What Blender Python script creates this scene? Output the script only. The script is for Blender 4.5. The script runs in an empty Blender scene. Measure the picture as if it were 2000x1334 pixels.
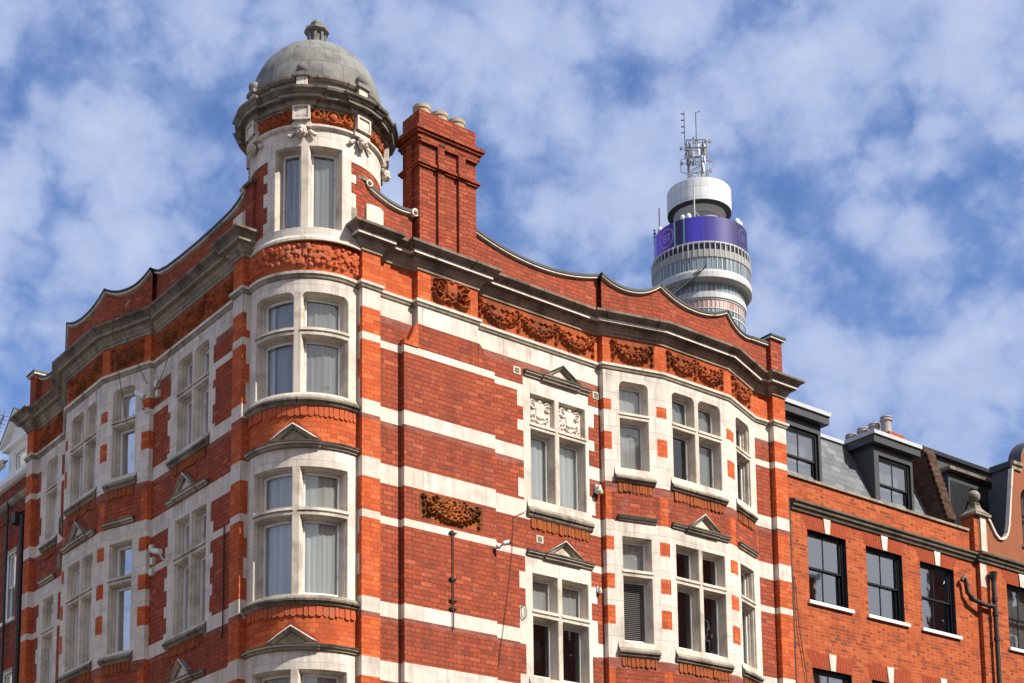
import bpy, math, random
import numpy as np
from mathutils import Vector
from math import sin, cos, pi, radians, sqrt, atan2, floor

random.seed(7); rng = np.random.RandomState(11)
S = bpy.context.scene
COL = S.collection

# ------------------------------------------------------------------ camera
cam_d = bpy.data.cameras.new('camera'); cam = bpy.data.objects.new('camera', cam_d); COL.objects.link(cam)
F = 3094.778; PITCH = radians(8.4945); ROLL = radians(-0.6735); CY = 1590.61
cam_d.sensor_fit = 'HORIZONTAL'; cam_d.sensor_width = 36.0; cam_d.lens = F / 2000 * 36
cam_d.shift_y = (CY - 667) / 2000; cam_d.clip_end = 6000; cam_d.clip_start = 0.1
from mathutils import Matrix
Mrot = Matrix.Rotation(pi / 2 + PITCH, 4, 'X') @ Matrix.Rotation(ROLL, 4, 'Z')
cam.matrix_world = Matrix.Translation((0, 0, 1.6)) @ Mrot
S.camera = cam
# ------------------------------------------------------------------ light
SUN_AZ = radians(60.0); SUN_EL = radians(42)
sundir = Vector((sin(SUN_AZ) * cos(SUN_EL), -cos(SUN_AZ) * cos(SUN_EL), sin(SUN_EL)))
sun_d = bpy.data.lights.new('sun', 'SUN'); sun_d.energy = 5.0; sun_d.angle = radians(0.5); sun_d.color = (1.0, 0.955, 0.88)
sun = bpy.data.objects.new('sun', sun_d); COL.objects.link(sun)
sun.rotation_euler = (-sundir).to_track_quat('-Z', 'Y').to_euler(); sun.location = (30, -20, 60)
S.view_settings.view_transform = 'Standard'; S.view_settings.look = 'None'
S.view_settings.exposure = 0.55; S.view_settings.gamma = 1.0

W = bpy.data.worlds.new('World'); S.world = W; W.use_nodes = True
def build_world():
    nt = W.node_tree; nt.nodes.clear(); N = nt.nodes.new; L = nt.links.new
    out = N('ShaderNodeOutputWorld'); bg = N('ShaderNodeBackground'); bg.inputs['Strength'].default_value = 0.085
    sky = N('ShaderNodeTexSky'); sky.sky_type = 'NISHITA'; sky.sun_disc = False
    sky.sun_elevation = SUN_EL; sky.sun_rotation = radians(120); sky.altitude = 50
    sky.air_density = 1.0; sky.dust_density = 0.35; sky.ozone_density = 2.5
    tc = N('ShaderNodeTexCoord')
    mp = N('ShaderNodeMapping'); mp.inputs['Scale'].default_value = (1.0, 1.0, 1.15)
    L(tc.outputs['Generated'], mp.inputs['Vector'])
    def noise(scale, detail, rough, dist, off):
        m = N('ShaderNodeMapping'); m.inputs['Location'].default_value = off; L(mp.outputs[0], m.inputs['Vector'])
        n = N('ShaderNodeTexNoise'); n.inputs['Scale'].default_value = scale; n.inputs['Detail'].default_value = detail
        n.inputs['Roughness'].default_value = rough; n.inputs['Distortion'].default_value = dist
        L(m.outputs[0], n.inputs['Vector']); return n.outputs['Fac']
    def mth(op, a, b=None, clamp=False):
        m = N('ShaderNodeMath'); m.operation = op; m.use_clamp = clamp
        for i, v in enumerate((a, b)):
            if v is None: continue
            if isinstance(v, (int, float)): m.inputs[i].default_value = v
            else: L(v, m.inputs[i])
        return m.outputs[0]
    big = noise(6.5, 3, 0.5, 0.2, (7.7, 2.2, 5.1)); fine = noise(42, 6, 0.6, 0.3, (0.3, 0.2, 0.9))
    wn = N('ShaderNodeTexNoise'); wn.inputs['Scale'].default_value = 13; wn.inputs['Detail'].default_value = 5; wn.inputs['Roughness'].default_value = 0.55; L(mp.outputs[0], wn.inputs['Vector'])
    wv = N('ShaderNodeVectorMath'); wv.operation = 'SUBTRACT'; L(wn.outputs['Color'], wv.inputs[0]); wv.inputs[1].default_value = (0.5, 0.5, 0.5)
    ws = N('ShaderNodeVectorMath'); ws.operation = 'SCALE'; L(wv.outputs[0], ws.inputs[0]); ws.inputs['Scale'].default_value = 0.10
    wa = N('ShaderNodeVectorMath'); wa.operation = 'ADD'; L(mp.outputs[0], wa.inputs[0]); L(ws.outputs[0], wa.inputs[1])
    def cells(scale):
        v = N('ShaderNodeTexVoronoi'); v.feature = 'F1'; v.inputs['Scale'].default_value = scale; L(wa.outputs[0], v.inputs['Vector']); return v.outputs['Distance']
    s = mth('ADD', mth('MULTIPLY', cells(13.0), -0.75), mth('MULTIPLY', cells(31.0), -0.38))
    s = mth('ADD', mth('ADD', s, mth('MULTIPLY', big, 0.55)), mth('MULTIPLY', fine, 0.55))
    r = N('ShaderNodeMapRange'); r.interpolation_type = 'SMOOTHSTEP'; L(s, r.inputs['Value'])
    r.inputs['From Min'].default_value = -0.46; r.inputs['From Max'].default_value = 0.06; r.inputs['To Min'].default_value = 0.16
    # thicker cloud towards the horizon
    sep = N('ShaderNodeSeparateXYZ'); L(tc.outputs['Generated'], sep.inputs[0])
    hz = N('ShaderNodeMapRange'); L(sep.outputs['Z'], hz.inputs['Value']); hz.inputs['From Min'].default_value = 0.02; hz.inputs['From Max'].default_value = 0.38
    hz.inputs['To Min'].default_value = 1.25; hz.inputs['To Max'].default_value = 0.0
    south = mth('MULTIPLY', mth('ADD', mth('ADD', mth('MULTIPLY', sep.outputs['X'], 0.75), mth('MULTIPLY', sep.outputs['Y'], -0.66)), -0.12), 1.3, True)  # unseen denser cloud added behind the viewer to whiten reflections and light
    fac = mth('ADD', mth('ADD', r.outputs[0], hz.outputs[0]), south, True); fac = mth('MULTIPLY', fac, 0.92)
    shade = N('ShaderNodeMix'); shade.data_type = 'RGBA'; sf = N('ShaderNodeMapRange'); L(s, sf.inputs['Value']); sf.inputs['From Min'].default_value = -0.25; sf.inputs['From Max'].default_value = 0.35; L(sf.outputs[0], shade.inputs['Factor'])
    shade.inputs['A'].default_value = (2.7, 3.6, 6.0, 1); shade.inputs['B'].default_value = (4.6, 5.2, 7.0, 1)
    warm = N('ShaderNodeMix'); warm.data_type = 'RGBA'; L(south, warm.inputs['Factor']); L(shade.outputs['Result'], warm.inputs['A']); warm.inputs['B'].default_value = (7.2, 7.0, 6.8, 1)
    tint = N('ShaderNodeMix'); tint.data_type = 'RGBA'; tint.blend_type = 'MULTIPLY'; tint.inputs['Factor'].default_value = 1
    L(sky.outputs[0], tint.inputs['A']); tint.inputs['B'].default_value = (0.66, 0.92, 1.30, 1)
    mx = N('ShaderNodeMix'); mx.data_type = 'RGBA'; L(fac, mx.inputs['Factor']); L(tint.outputs['Result'], mx.inputs['A']); L(warm.outputs['Result'], mx.inputs['B'])
    L(mx.outputs['Result'], bg.inputs['Color']); L(bg.outputs[0], out.inputs[0])
build_world()

# ------------------------------------------------------------------ materials
class NT:
    def __init__(s, name):
        s.m = bpy.data.materials.new(name); s.m.use_nodes = True; s.nt = s.m.node_tree; s.nt.nodes.clear()
        s.out = s.N('ShaderNodeOutputMaterial')
    def N(s, t, **kw):
        n = s.nt.nodes.new(t)
        for k, v in kw.items(): setattr(n, k, v)
        return n
    def L(s, a, b): s.nt.links.new(a, b)
    def set(s, sock, v):
        if isinstance(v, (int, float)): sock.default_value = v
        elif isinstance(v, (tuple, list)): sock.default_value = (tuple(v) + (1,))[:4] if len(v) == 3 and sock.type == 'RGBA' else tuple(v)
        else: s.L(v, sock)
    def math(s, op, a, b=0.0, c=0.0, clamp=False):
        n = s.N('ShaderNodeMath', operation=op, use_clamp=clamp)
        s.set(n.inputs[0], a); s.set(n.inputs[1], b); s.set(n.inputs[2], c); return n.outputs[0]
    def mix(s, f, a, b, mode='MIX'):
        n = s.N('ShaderNodeMix', data_type='RGBA', blend_type=mode)
        s.set(n.inputs['Factor'], f); s.set(n.inputs['A'], a); s.set(n.inputs['B'], b); return n.outputs['Result']
    def pos(s, scale=(1, 1, 1)):
        g = s.N('ShaderNodeNewGeometry'); m = s.N('ShaderNodeMapping'); m.inputs['Scale'].default_value = scale
        s.L(g.outputs['Position'], m.inputs['Vector']); return m.outputs[0]
    def noise(s, scale, detail=4, rough=0.55, vec=None, dist=0.0):
        n = s.N('ShaderNodeTexNoise'); n.inputs['Scale'].default_value = scale; n.inputs['Detail'].default_value = detail
        n.inputs['Roughness'].default_value = rough; n.inputs['Distortion'].default_value = dist
        s.L(vec if vec is not None else s.pos(), n.inputs['Vector']); return n.outputs['Fac']
    def rng(s, v, a, b, c=0.0, d=1.0, smooth=False):
        n = s.N('ShaderNodeMapRange'); n.interpolation_type = 'SMOOTHSTEP' if smooth else 'LINEAR'
        s.set(n.inputs['Value'], v); n.inputs['From Min'].default_value = a; n.inputs['From Max'].default_value = b
        n.inputs['To Min'].default_value = c; n.inputs['To Max'].default_value = d; return n.outputs[0]
    def ramp(s, v, stops):
        n = s.N('ShaderNodeValToRGB'); s.L(v, n.inputs[0]); e = n.color_ramp.elements
        e[0].position, e[0].color = stops[0][0], tuple(stops[0][1]) + (1,)
        e[1].position, e[1].color = stops[-1][0], tuple(stops[-1][1]) + (1,)
        for p, c in stops[1:-1]:
            x = e.new(p); x.color = tuple(c) + (1,)
        return n.outputs[0]
    def uv(s):
        n = s.N('ShaderNodeUVMap'); n.uv_map = 'UVMap'; q = s.N('ShaderNodeSeparateXYZ'); s.L(n.outputs[0], q.inputs[0]); return q.outputs[0], q.outputs[1]
    def runoff(s, ledges, reach):
        """dirt washed down in ragged streaks from each ledge"""
        g = s.N('ShaderNodeNewGeometry'); q = s.N('ShaderNodeSeparateXYZ'); s.L(g.outputs['Position'], q.inputs[0]); m = None
        for zl, amt in ledges:
            d = s.math('SUBTRACT', zl, q.outputs[2]); on = s.math('GREATER_THAN', d, 0.0); f = s.math('MULTIPLY', s.rng(d, 0.0, reach, amt, 0.0), on); m = f if m is None else s.math('MAXIMUM', m, f)
        st = s.noise(1.0, 6, 0.62, s.pos((5.5, 5.5, 1.1)), dist=0.5)
        return s.math('MULTIPLY', m, s.rng(st, 0.44, 0.72, 0.0, 1.0, True))
    def bump(s, h, strength=0.5, dist=0.01):
        n = s.N('ShaderNodeBump'); n.inputs['Strength'].default_value = strength; n.inputs['Distance'].default_value = dist
        s.L(h, n.inputs['Height']); return n.outputs[0]
    def bsdf(s, color, rough=0.8, normal=None, metal=0.0, spec=0.3, emis=None, estr=1.0):
        b = s.N('ShaderNodeBsdfPrincipled'); s.set(b.inputs['Base Color'], color); s.set(b.inputs['Roughness'], rough)
        b.inputs['Metallic'].default_value = metal; b.inputs['Specular IOR Level'].default_value = spec
        if normal is not None: s.L(normal, b.inputs['Normal'])
        if emis is not None: s.set(b.inputs['Emission Color'], emis); b.inputs['Emission Strength'].default_value = estr
        s.L(b.outputs[0], s.out.inputs[0]); return s.m

def brick_mat(name, stops, mortar, mw=0.009, header=True, dark=0.12, pale=0.25, rough_edge=0.0, course=0.075, bstr=0.7, wear=1.0):
    t = NT(name); u, v = t.uv()
    if rough_edge:
        nz = t.noise(9, 3); nz2 = t.math('MULTIPLY', t.math('SUBTRACT', nz, 0.5), rough_edge)
        u = t.math('ADD', u, nz2); v = t.math('ADD', v, nz2)
    P = 0.3375 if header else 0.225
    row = t.math('FLOOR', t.math('DIVIDE', v, course)); off = t.math('MULTIPLY', t.math('MODULO', row, 2.0), 0.5)
    uu = t.math('ADD', t.math('DIVIDE', u, P), off); cell = t.math('FLOOR', uu); fx = t.math('SUBTRACT', uu, cell)
    fz = t.math('FRACT', t.math('DIVIDE', v, course))
    if header:
        hd = t.math('GREATER_THAN', fx, 0.6667); loc = t.math('SUBTRACT', fx, t.math('MULTIPLY', hd, 0.6667))
        cid = t.math('ADD', t.math('MULTIPLY', cell, 2.0), hd)
    else: loc = fx; cid = cell; hd = None
    jv = t.math('LESS_THAN', loc, mw / P); jh = t.math('LESS_THAN', fz, mw / course); jt = t.math('MAXIMUM', jv, jh)
    cmb = t.N('ShaderNodeCombineXYZ'); t.L(cid, cmb.inputs[0]); t.L(row, cmb.inputs[1])
    wn = t.N('ShaderNodeTexWhiteNoise', noise_dimensions='2D'); t.L(cmb.outputs[0], wn.inputs['Vector'])
    r = wn.outputs['Value']
    col = t.ramp(r, stops)
    if hd is not None and dark: col = t.mix(t.math('MULTIPLY', hd, dark), col, (0.10, 0.035, 0.025))
    md = t.noise(3.2, 5, 0.65); col = t.mix(t.rng(md, 0.42, 0.7, 0, 0.45 * wear), col, (0.20, 0.06, 0.042)); big = t.noise(0.9, 5, 0.6); col = t.mix(t.rng(big, 0.35, 0.7, 0, 0.35 * wear), col, (0.16, 0.045, 0.03))
    if pale:
        e = t.noise(2.6, 6, 0.65, dist=0.4); col = t.mix(t.rng(e, 0.60, 0.76, 0, pale), col, (0.45, 0.27, 0.22))
    sk = t.noise(1.0, 5, 0.6, t.pos((5, 5, 0.45))); col = t.mix(t.rng(sk, 0.52, 0.74, 0, 0.5 * wear, True), col, (0.11, 0.04, 0.03))
    gr = t.noise(45, 3, 0.6); col = t.mix(t.rng(gr, 0.3, 0.8, 0.0, 0.22), col, (0.08, 0.03, 0.02))
    if wear > .65: col = t.mix(t.runoff(((15.05, .6), (12.17, .8), (8.77, .8), (5.37, .8), (14.38, .35), (11.42, .45), (8.02, .45)), 0.62), col, (0.085, 0.04, 0.03))
    jn = t.noise(3.5, 3); jc = t.mix(t.rng(jn, 0.4, 0.65), mortar, tuple(c * 0.62 for c in mortar))
    col2 = t.mix(jt, col, jc)
    h = t.math('ADD', t.math('MULTIPLY', t.math('SUBTRACT', 1.0, jt), 1.0), t.math('MULTIPLY', r, 0.5)); h = t.math('ADD', h, t.math('MULTIPLY', gr, 0.5))
    return t.bsdf(col2, 0.9, t.bump(h, bstr, 0.006), spec=0.12)

def stone_mat(name, base, grime, g0=0.5, g1=0.75, gmax=0.6, joints=None, jw=0.007, bump=0.25, streak=0.5, jc=(0.22, 0.18, 0.15), blockvar=0.22):
    t = NT(name)
    n1 = t.noise(2.2, 7, 0.62, dist=0.3); n2 = t.noise(1.0, 6, 0.6, t.pos((12, 12, 0.7)))
    col = t.mix(t.rng(t.noise(7, 5, 0.6), 0.3, 0.7), base, tuple(c * 0.86 for c in base))
    if joints:
        u, v = t.uv(); w, h = joints
        row = t.math('FLOOR', t.math('DIVIDE', v, h)); off = t.math('MULTIPLY', t.math('MODULO', row, 2.0), 0.5)
        uu = t.math('ADD', t.math('DIVIDE', u, w), off); cell = t.math('FLOOR', uu); fx = t.math('SUBTRACT', uu, cell)
        fz = t.math('FRACT', t.math('DIVIDE', v, h))
        cmb = t.N('ShaderNodeCombineXYZ'); t.L(cell, cmb.inputs[0]); t.L(row, cmb.inputs[1])
        wn = t.N('ShaderNodeTexWhiteNoise', noise_dimensions='2D'); t.L(cmb.outputs[0], wn.inputs['Vector'])
        col = t.mix(t.rng(wn.outputs['Value'], 0, 1, 0, blockvar * 2), col, (base[0] * 0.72, base[1] * 0.62, base[2] * 0.55))
    g = t.rng(n1, g0, g1, 0, gmax, True); col = t.mix(g, col, grime)
    st = t.rng(n2, 0.5, 0.8, 0, streak, True); col = t.mix(st, col, tuple(c * 0.8 for c in grime))
    if joints and name.startswith('pale'): col = t.mix(t.runoff(((14.38, .6), (11.42, .45), (8.02, .45), (17.13, .5)), 0.75), col, (0.20, 0.17, 0.135))
    fine = t.noise(38, 4, 0.65); col = t.mix(t.rng(fine, 0.45, 0.8, 0, 0.3), col, grime)
    hgt = t.math('ADD', t.math('MULTIPLY', fine, 0.6), t.math('MULTIPLY', n1, 1.0))
    if joints:
        jt = t.math('MAXIMUM', t.math('LESS_THAN', fx, jw / w), t.math('LESS_THAN', fz, jw / h))
        col = t.mix(t.math('MULTIPLY', jt, 0.75), col, jc); hgt = t.math('SUBTRACT', hgt, t.math('MULTIPLY', jt, 0.8))
    return t.bsdf(col, 0.88, t.bump(hgt, bump, 0.01), spec=0.15)

def plain_mat(name, col, rough=0.6, var=0.15, scale=6, metal=0.0, spec=0.3, bump=0.1, grime=None, gr=(0.55, 0.75)):
    t = NT(name); n = t.noise(scale, 5, 0.6)
    c = t.mix(t.rng(n, 0.3, 0.7), col, tuple(x * (1 - var) for x in col))
    if grime: c = t.mix(t.rng(t.noise(scale * 0.5, 6, 0.65, dist=0.3), gr[0], gr[1], 0, 0.7), c, grime)
    return t.bsdf(c, rough, t.bump(n, bump, 0.005), metal, spec)

M = {}
M['brick'] = brick_mat('red_brick', [(0, (0.25, 0.054, 0.030)), (0.15, (0.36, 0.070, 0.032)), (0.85, (0.43, 0.086, 0.037)), (1, (0.53, 0.135, 0.060))], (0.15, 0.055, 0.036), 0.011, dark=0.06, pale=0.42, rough_edge=0.018, wear=0.85, course=0.083)
M['rubbed'] = brick_mat('orange_rubbed_brick', [(0, (0.50, 0.090, 0.028)), (0.5, (0.60, 0.122, 0.036)), (1, (0.68, 0.165, 0.055))], (0.26, 0.05, 0.022), 0.006, dark=0.0, pale=0.18, bstr=0.35, wear=0.6, course=0.083)
M['dull'] = brick_mat('dull_purple_brick', [(0, (0.22, 0.062, 0.042)), (0.5, (0.29, 0.082, 0.054)), (1, (0.36, 0.115, 0.08))], (0.30, 0.16, 0.13), 0.010, dark=0.05, pale=0.35, rough_edge=0.015, wear=0.4, course=0.083)
M['chimbrick'] = brick_mat('chimney_brick', [(0, (0.24, 0.05, 0.028)), (0.5, (0.38, 0.068, 0.032)), (1, (0.48, 0.115, 0.045))], (0.13, 0.042, 0.03), 0.012, dark=0.08, pale=0.10, rough_edge=0.012, wear=0.9)
M['nbrick'] = brick_mat('orange_stock_brick', [(0, (0.24, 0.05, 0.022)), (0.3, (0.42, 0.080, 0.024)), (0.7, (0.48, 0.096, 0.027)), (1, (0.54, 0.13, 0.04))], (0.46, 0.21, 0.11), 0.009, dark=0.2, pale=0.05, wear=0.3)
M['lbrick'] = brick_mat('dark_red_brick', [(0, (0.14, 0.035, 0.022)), (0.5, (0.25, 0.06, 0.035)), (1, (0.34, 0.09, 0.05))], (0.16, 0.09, 0.07), 0.008, dark=0.1, pale=0.1)
M['soldier'] = plain_mat('red_gauged_brick', (0.38, 0.075, 0.035), 0.9, 0.3, 14, spec=0.1, bump=0.3, grime=(0.25, 0.10, 0.08))
M['stone'] = stone_mat('pale_dressed_stone', (0.76, 0.69, 0.605), (0.39, 0.345, 0.29), 0.46, 0.70, 0.65, (0.62, 50.0), streak=0.6, bump=0.15)
M['ashlar'] = stone_mat('pale_ashlar', (0.75, 0.68, 0.595), (0.39, 0.345, 0.295), 0.46, 0.70, 0.6, (0.42, 0.34), streak=0.6, bump=0.15)
M['reveal'] = stone_mat('window_stone', (0.66, 0.575, 0.475), (0.22, 0.18, 0.14), 0.42, 0.7, 0.6, None, streak=0.5, bump=0.3)
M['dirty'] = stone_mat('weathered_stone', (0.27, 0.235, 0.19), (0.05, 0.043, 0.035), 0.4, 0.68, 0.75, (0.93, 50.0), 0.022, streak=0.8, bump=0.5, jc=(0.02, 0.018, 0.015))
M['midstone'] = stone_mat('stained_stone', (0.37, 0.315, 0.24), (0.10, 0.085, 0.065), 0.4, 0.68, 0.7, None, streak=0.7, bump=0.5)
M['fascia'] = stone_mat('sunlit_washed_edge', (0.78, 0.72, 0.62), (0.22, 0.18, 0.14), 0.54, 0.68, 0.8, (0.93, 50.0), streak=0.5, bump=0.3)  # clean pale stone; on mouldings the colour also carries a sunlit edge
M['terra'] = stone_mat('carved_terracotta', (0.40, 0.092, 0.028), (0.10, 0.038, 0.018), 0.42, 0.66, 0.75, None, streak=0.4, bump=0.6)
M['terra3'] = stone_mat('shaded_carved_terracotta', (0.40, 0.098, 0.032), (0.07, 0.03, 0.016), 0.42, 0.62, 0.75, None, streak=0.3, bump=0.6)  # copy for the shaded front; darker blotches put carving shade into the colour
M['terra2'] = stone_mat('dark_carved_terracotta', (0.36, 0.11, 0.03), (0.06, 0.03, 0.015), 0.4, 0.62, 0.8, None, streak=0.4, bump=0.6)
M['rock'] = stone_mat('rock_faced_terracotta', (0.48, 0.10, 0.035), (0.30, 0.15, 0.10), 0.5, 0.75, 0.55, None, streak=0.3, bump=0.9)
M['tile'] = stone_mat('ochre_sill_tiles', (0.36, 0.095, 0.03), (0.10, 0.045, 0.02), 0.45, 0.7, 0.5, (0.11, 50.0), 0.012, streak=0.6, bump=0.6, jc=(0.05, 0.02, 0.01))
M['domestone'] = stone_mat('grey_dome_stone', (0.255, 0.255, 0.24), (0.085, 0.085, 0.078), 0.42, 0.70, 0.65, (0.62, 0.36), 0.013, streak=0.75, bump=0.35, jc=(0.09, 0.085, 0.07))
M['lead'] = plain_mat('dark_lead', (0.05, 0.048, 0.045), 0.6, 0.4, 5, spec=0.4, bump=0.4)
M['white'] = plain_mat('old_white_paint', (0.74, 0.73, 0.70), 0.5, 0.08, 8, grime=(0.30, 0.27, 0.23), gr=(0.56, 0.72))
M['nwhite'] = plain_mat('bright_white_paint', (0.80, 0.79, 0.76), 0.45, 0.05, 4, grime=(0.5, 0.47, 0.43))
M['black'] = plain_mat('black_paint', (0.018, 0.018, 0.02), 0.35, 0.3, 8, spec=0.5, bump=0.15)
M['iron'] = plain_mat('rusty_iron', (0.07, 0.035, 0.025), 0.8, 0.3, 12)
M['pipe'] = plain_mat('black_cast_iron', (0.016, 0.015, 0.015), 0.55, 0.3, 10, spec=0.5)
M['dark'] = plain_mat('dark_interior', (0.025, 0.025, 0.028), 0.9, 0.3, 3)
M['room'] = plain_mat('room_interior', (0.16, 0.155, 0.15), 0.9, 0.3, 1)
M['pot'] = plain_mat('clay_chimney_pot', (0.42, 0.33, 0.24), 0.85, 0.25, 7, grime=(0.16, 0.12, 0.09))
M['greypot'] = plain_mat('grey_chimney_pot', (0.42, 0.38, 0.34), 0.85, 0.25, 7, grime=(0.2, 0.17, 0.14))
M['render'] = stone_mat('brown_render', (0.30, 0.105, 0.052), (0.18, 0.075, 0.042), 0.45, 0.75, 0.5, None, streak=0.5, bump=0.2)
M['zinc'] = plain_mat('grey_zinc', (0.052, 0.056, 0.058), 0.5, 0.25, 2.5, spec=0.4)
M['sooty'] = stone_mat('sooty_stone', (0.175, 0.15, 0.115), (0.04, 0.034, 0.028), 0.4, 0.7, 0.65, None, streak=0.6, bump=0.5)
M['shadebrick'] = brick_mat('dark_shaded_brick', [(0, (0.035, 0.028, 0.02)), (0.5, (0.065, 0.05, 0.035)), (1, (0.12, 0.09, 0.06))], (0.07, 0.06, 0.05), 0.01, dark=0.1, pale=0.0)  # dark brown brick, darkened further so the colour carries its shaded side
M['wsheet'] = plain_mat('white_roof_edge', (0.50, 0.51, 0.52), 0.4, 0.1, 3)
M['asphalt'] = plain_mat('asphalt', (0.10, 0.095, 0.09), 0.9, 0.3, 20)
M['paving'] = stone_mat('paving', (0.28, 0.27, 0.25), (0.15, 0.14, 0.13), joints=(0.6, 0.6))
M['roofing'] = plain_mat('flat_roofing', (0.12, 0.12, 0.12), 0.9, 0.3, 2)
M['plastic'] = plain_mat('white_plastic', (0.72, 0.72, 0.70), 0.4, 0.08, 5)
M['cream'] = plain_mat('cream_plastic', (0.55, 0.52, 0.38), 0.5, 0.1, 5)
M['cable'] = plain_mat('grey_cable', (0.06, 0.055, 0.05), 0.6, 0.1, 5)
M['steel'] = plain_mat('galvanised_steel', (0.26, 0.27, 0.28), 0.5, 0.2, 1.0)
M['twhite'] = None

def slate_mat():
    t = NT('grey_slate'); u, v = t.uv(); w, h = 0.30, 0.19
    row = t.math('FLOOR', t.math('DIVIDE', v, h)); off = t.math('MULTIPLY', t.math('MODULO', row, 2.0), 0.5)
    uu = t.math('ADD', t.math('DIVIDE', u, w), off); cell = t.math('FLOOR', uu); fx = t.math('SUBTRACT', uu, cell); fz = t.math('FRACT', t.math('DIVIDE', v, h))
    cmb = t.N('ShaderNodeCombineXYZ'); t.L(cell, cmb.inputs[0]); t.L(row, cmb.inputs[1])
    wn = t.N('ShaderNodeTexWhiteNoise', noise_dimensions='2D'); t.L(cmb.outputs[0], wn.inputs['Vector'])
    col = t.ramp(wn.outputs['Value'], [(0, (0.09, 0.098, 0.10)), (0.6, (0.12, 0.128, 0.13)), (1, (0.17, 0.18, 0.183))])
    jt = t.math('MAXIMUM', t.math('LESS_THAN', fx, 0.03), t.math('LESS_THAN', fz, 0.08)); col = t.mix(jt, col, (0.06, 0.065, 0.07))
    hh = t.math('SUBTRACT', t.math('SUBTRACT', 1.0, fz), jt)
    return t.bsdf(col, 0.55, t.bump(hh, 0.5, 0.01), spec=0.35)
M['slate'] = slate_mat()

def glass_mat(name, refl=0.10, tint=(0.82, 0.86, 0.88), wav=0.02, bs=0.35):
    t = NT(name); n = t.noise(1.7, 2, 0.5); bp = t.bump(n, bs, wav)
    g = t.N('ShaderNodeBsdfGlossy'); g.inputs['Roughness'].default_value = 0.02; g.inputs['Color'].default_value = (0.95, 0.97, 1, 1); t.L(bp, g.inputs['Normal'])
    tr = t.N('ShaderNodeBsdfTransparent'); tr.inputs['Color'].default_value = tint + (1,)
    lw = t.N('ShaderNodeLayerWeight'); lw.inputs['Blend'].default_value = 0.35
    f = t.math('ADD', t.math('MULTIPLY', lw.outputs['Fresnel'], 0.5), refl, clamp=True)
    mx = t.N('ShaderNodeMixShader'); t.L(f, mx.inputs[0]); t.L(tr.outputs[0], mx.inputs[1]); t.L(g.outputs[0], mx.inputs[2]); t.L(mx.outputs[0], t.out.inputs[0]); return t.m
M['glass'] = glass_mat('window_glass', 0.10)
M['nglass'] = glass_mat('neighbour_window_glass', 0.34, bs=0.06)
M['tglass'] = None
def net_mat(name, col, alpha):
    t = NT(name); u, v = t.uv(); n = t.noise(1.0, 3, 0.5, t.pos((22, 22, 0.5)))
    c = t.mix(t.rng(n, 0.35, 0.65), col, tuple(x * 0.80 for x in col))  # darker vertical bands put the shade of the folds into the colour
    b = t.N('ShaderNodeBsdfDiffuse'); t.L(c, b.inputs[0]); tr = t.N('ShaderNodeBsdfTransparent'); mx = t.N('ShaderNodeMixShader'); mx.inputs[0].default_value = alpha
    t.L(tr.outputs[0], mx.inputs[1]); t.L(b.outputs[0], mx.inputs[2]); t.L(mx.outputs[0], t.out.inputs[0]); return t.m
M['net'] = net_mat('net_curtain', (0.78, 0.74, 0.67), 0.85)
M['drape'] = net_mat('white_drape', (0.76, 0.74, 0.69), 1.0)
M['greydrape'] = net_mat('grey_drape', (0.46, 0.44, 0.41), 1.0)
M['blind'] = plain_mat('venetian_slats', (0.50, 0.48, 0.42), 0.6, 0.1, 5)

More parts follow.
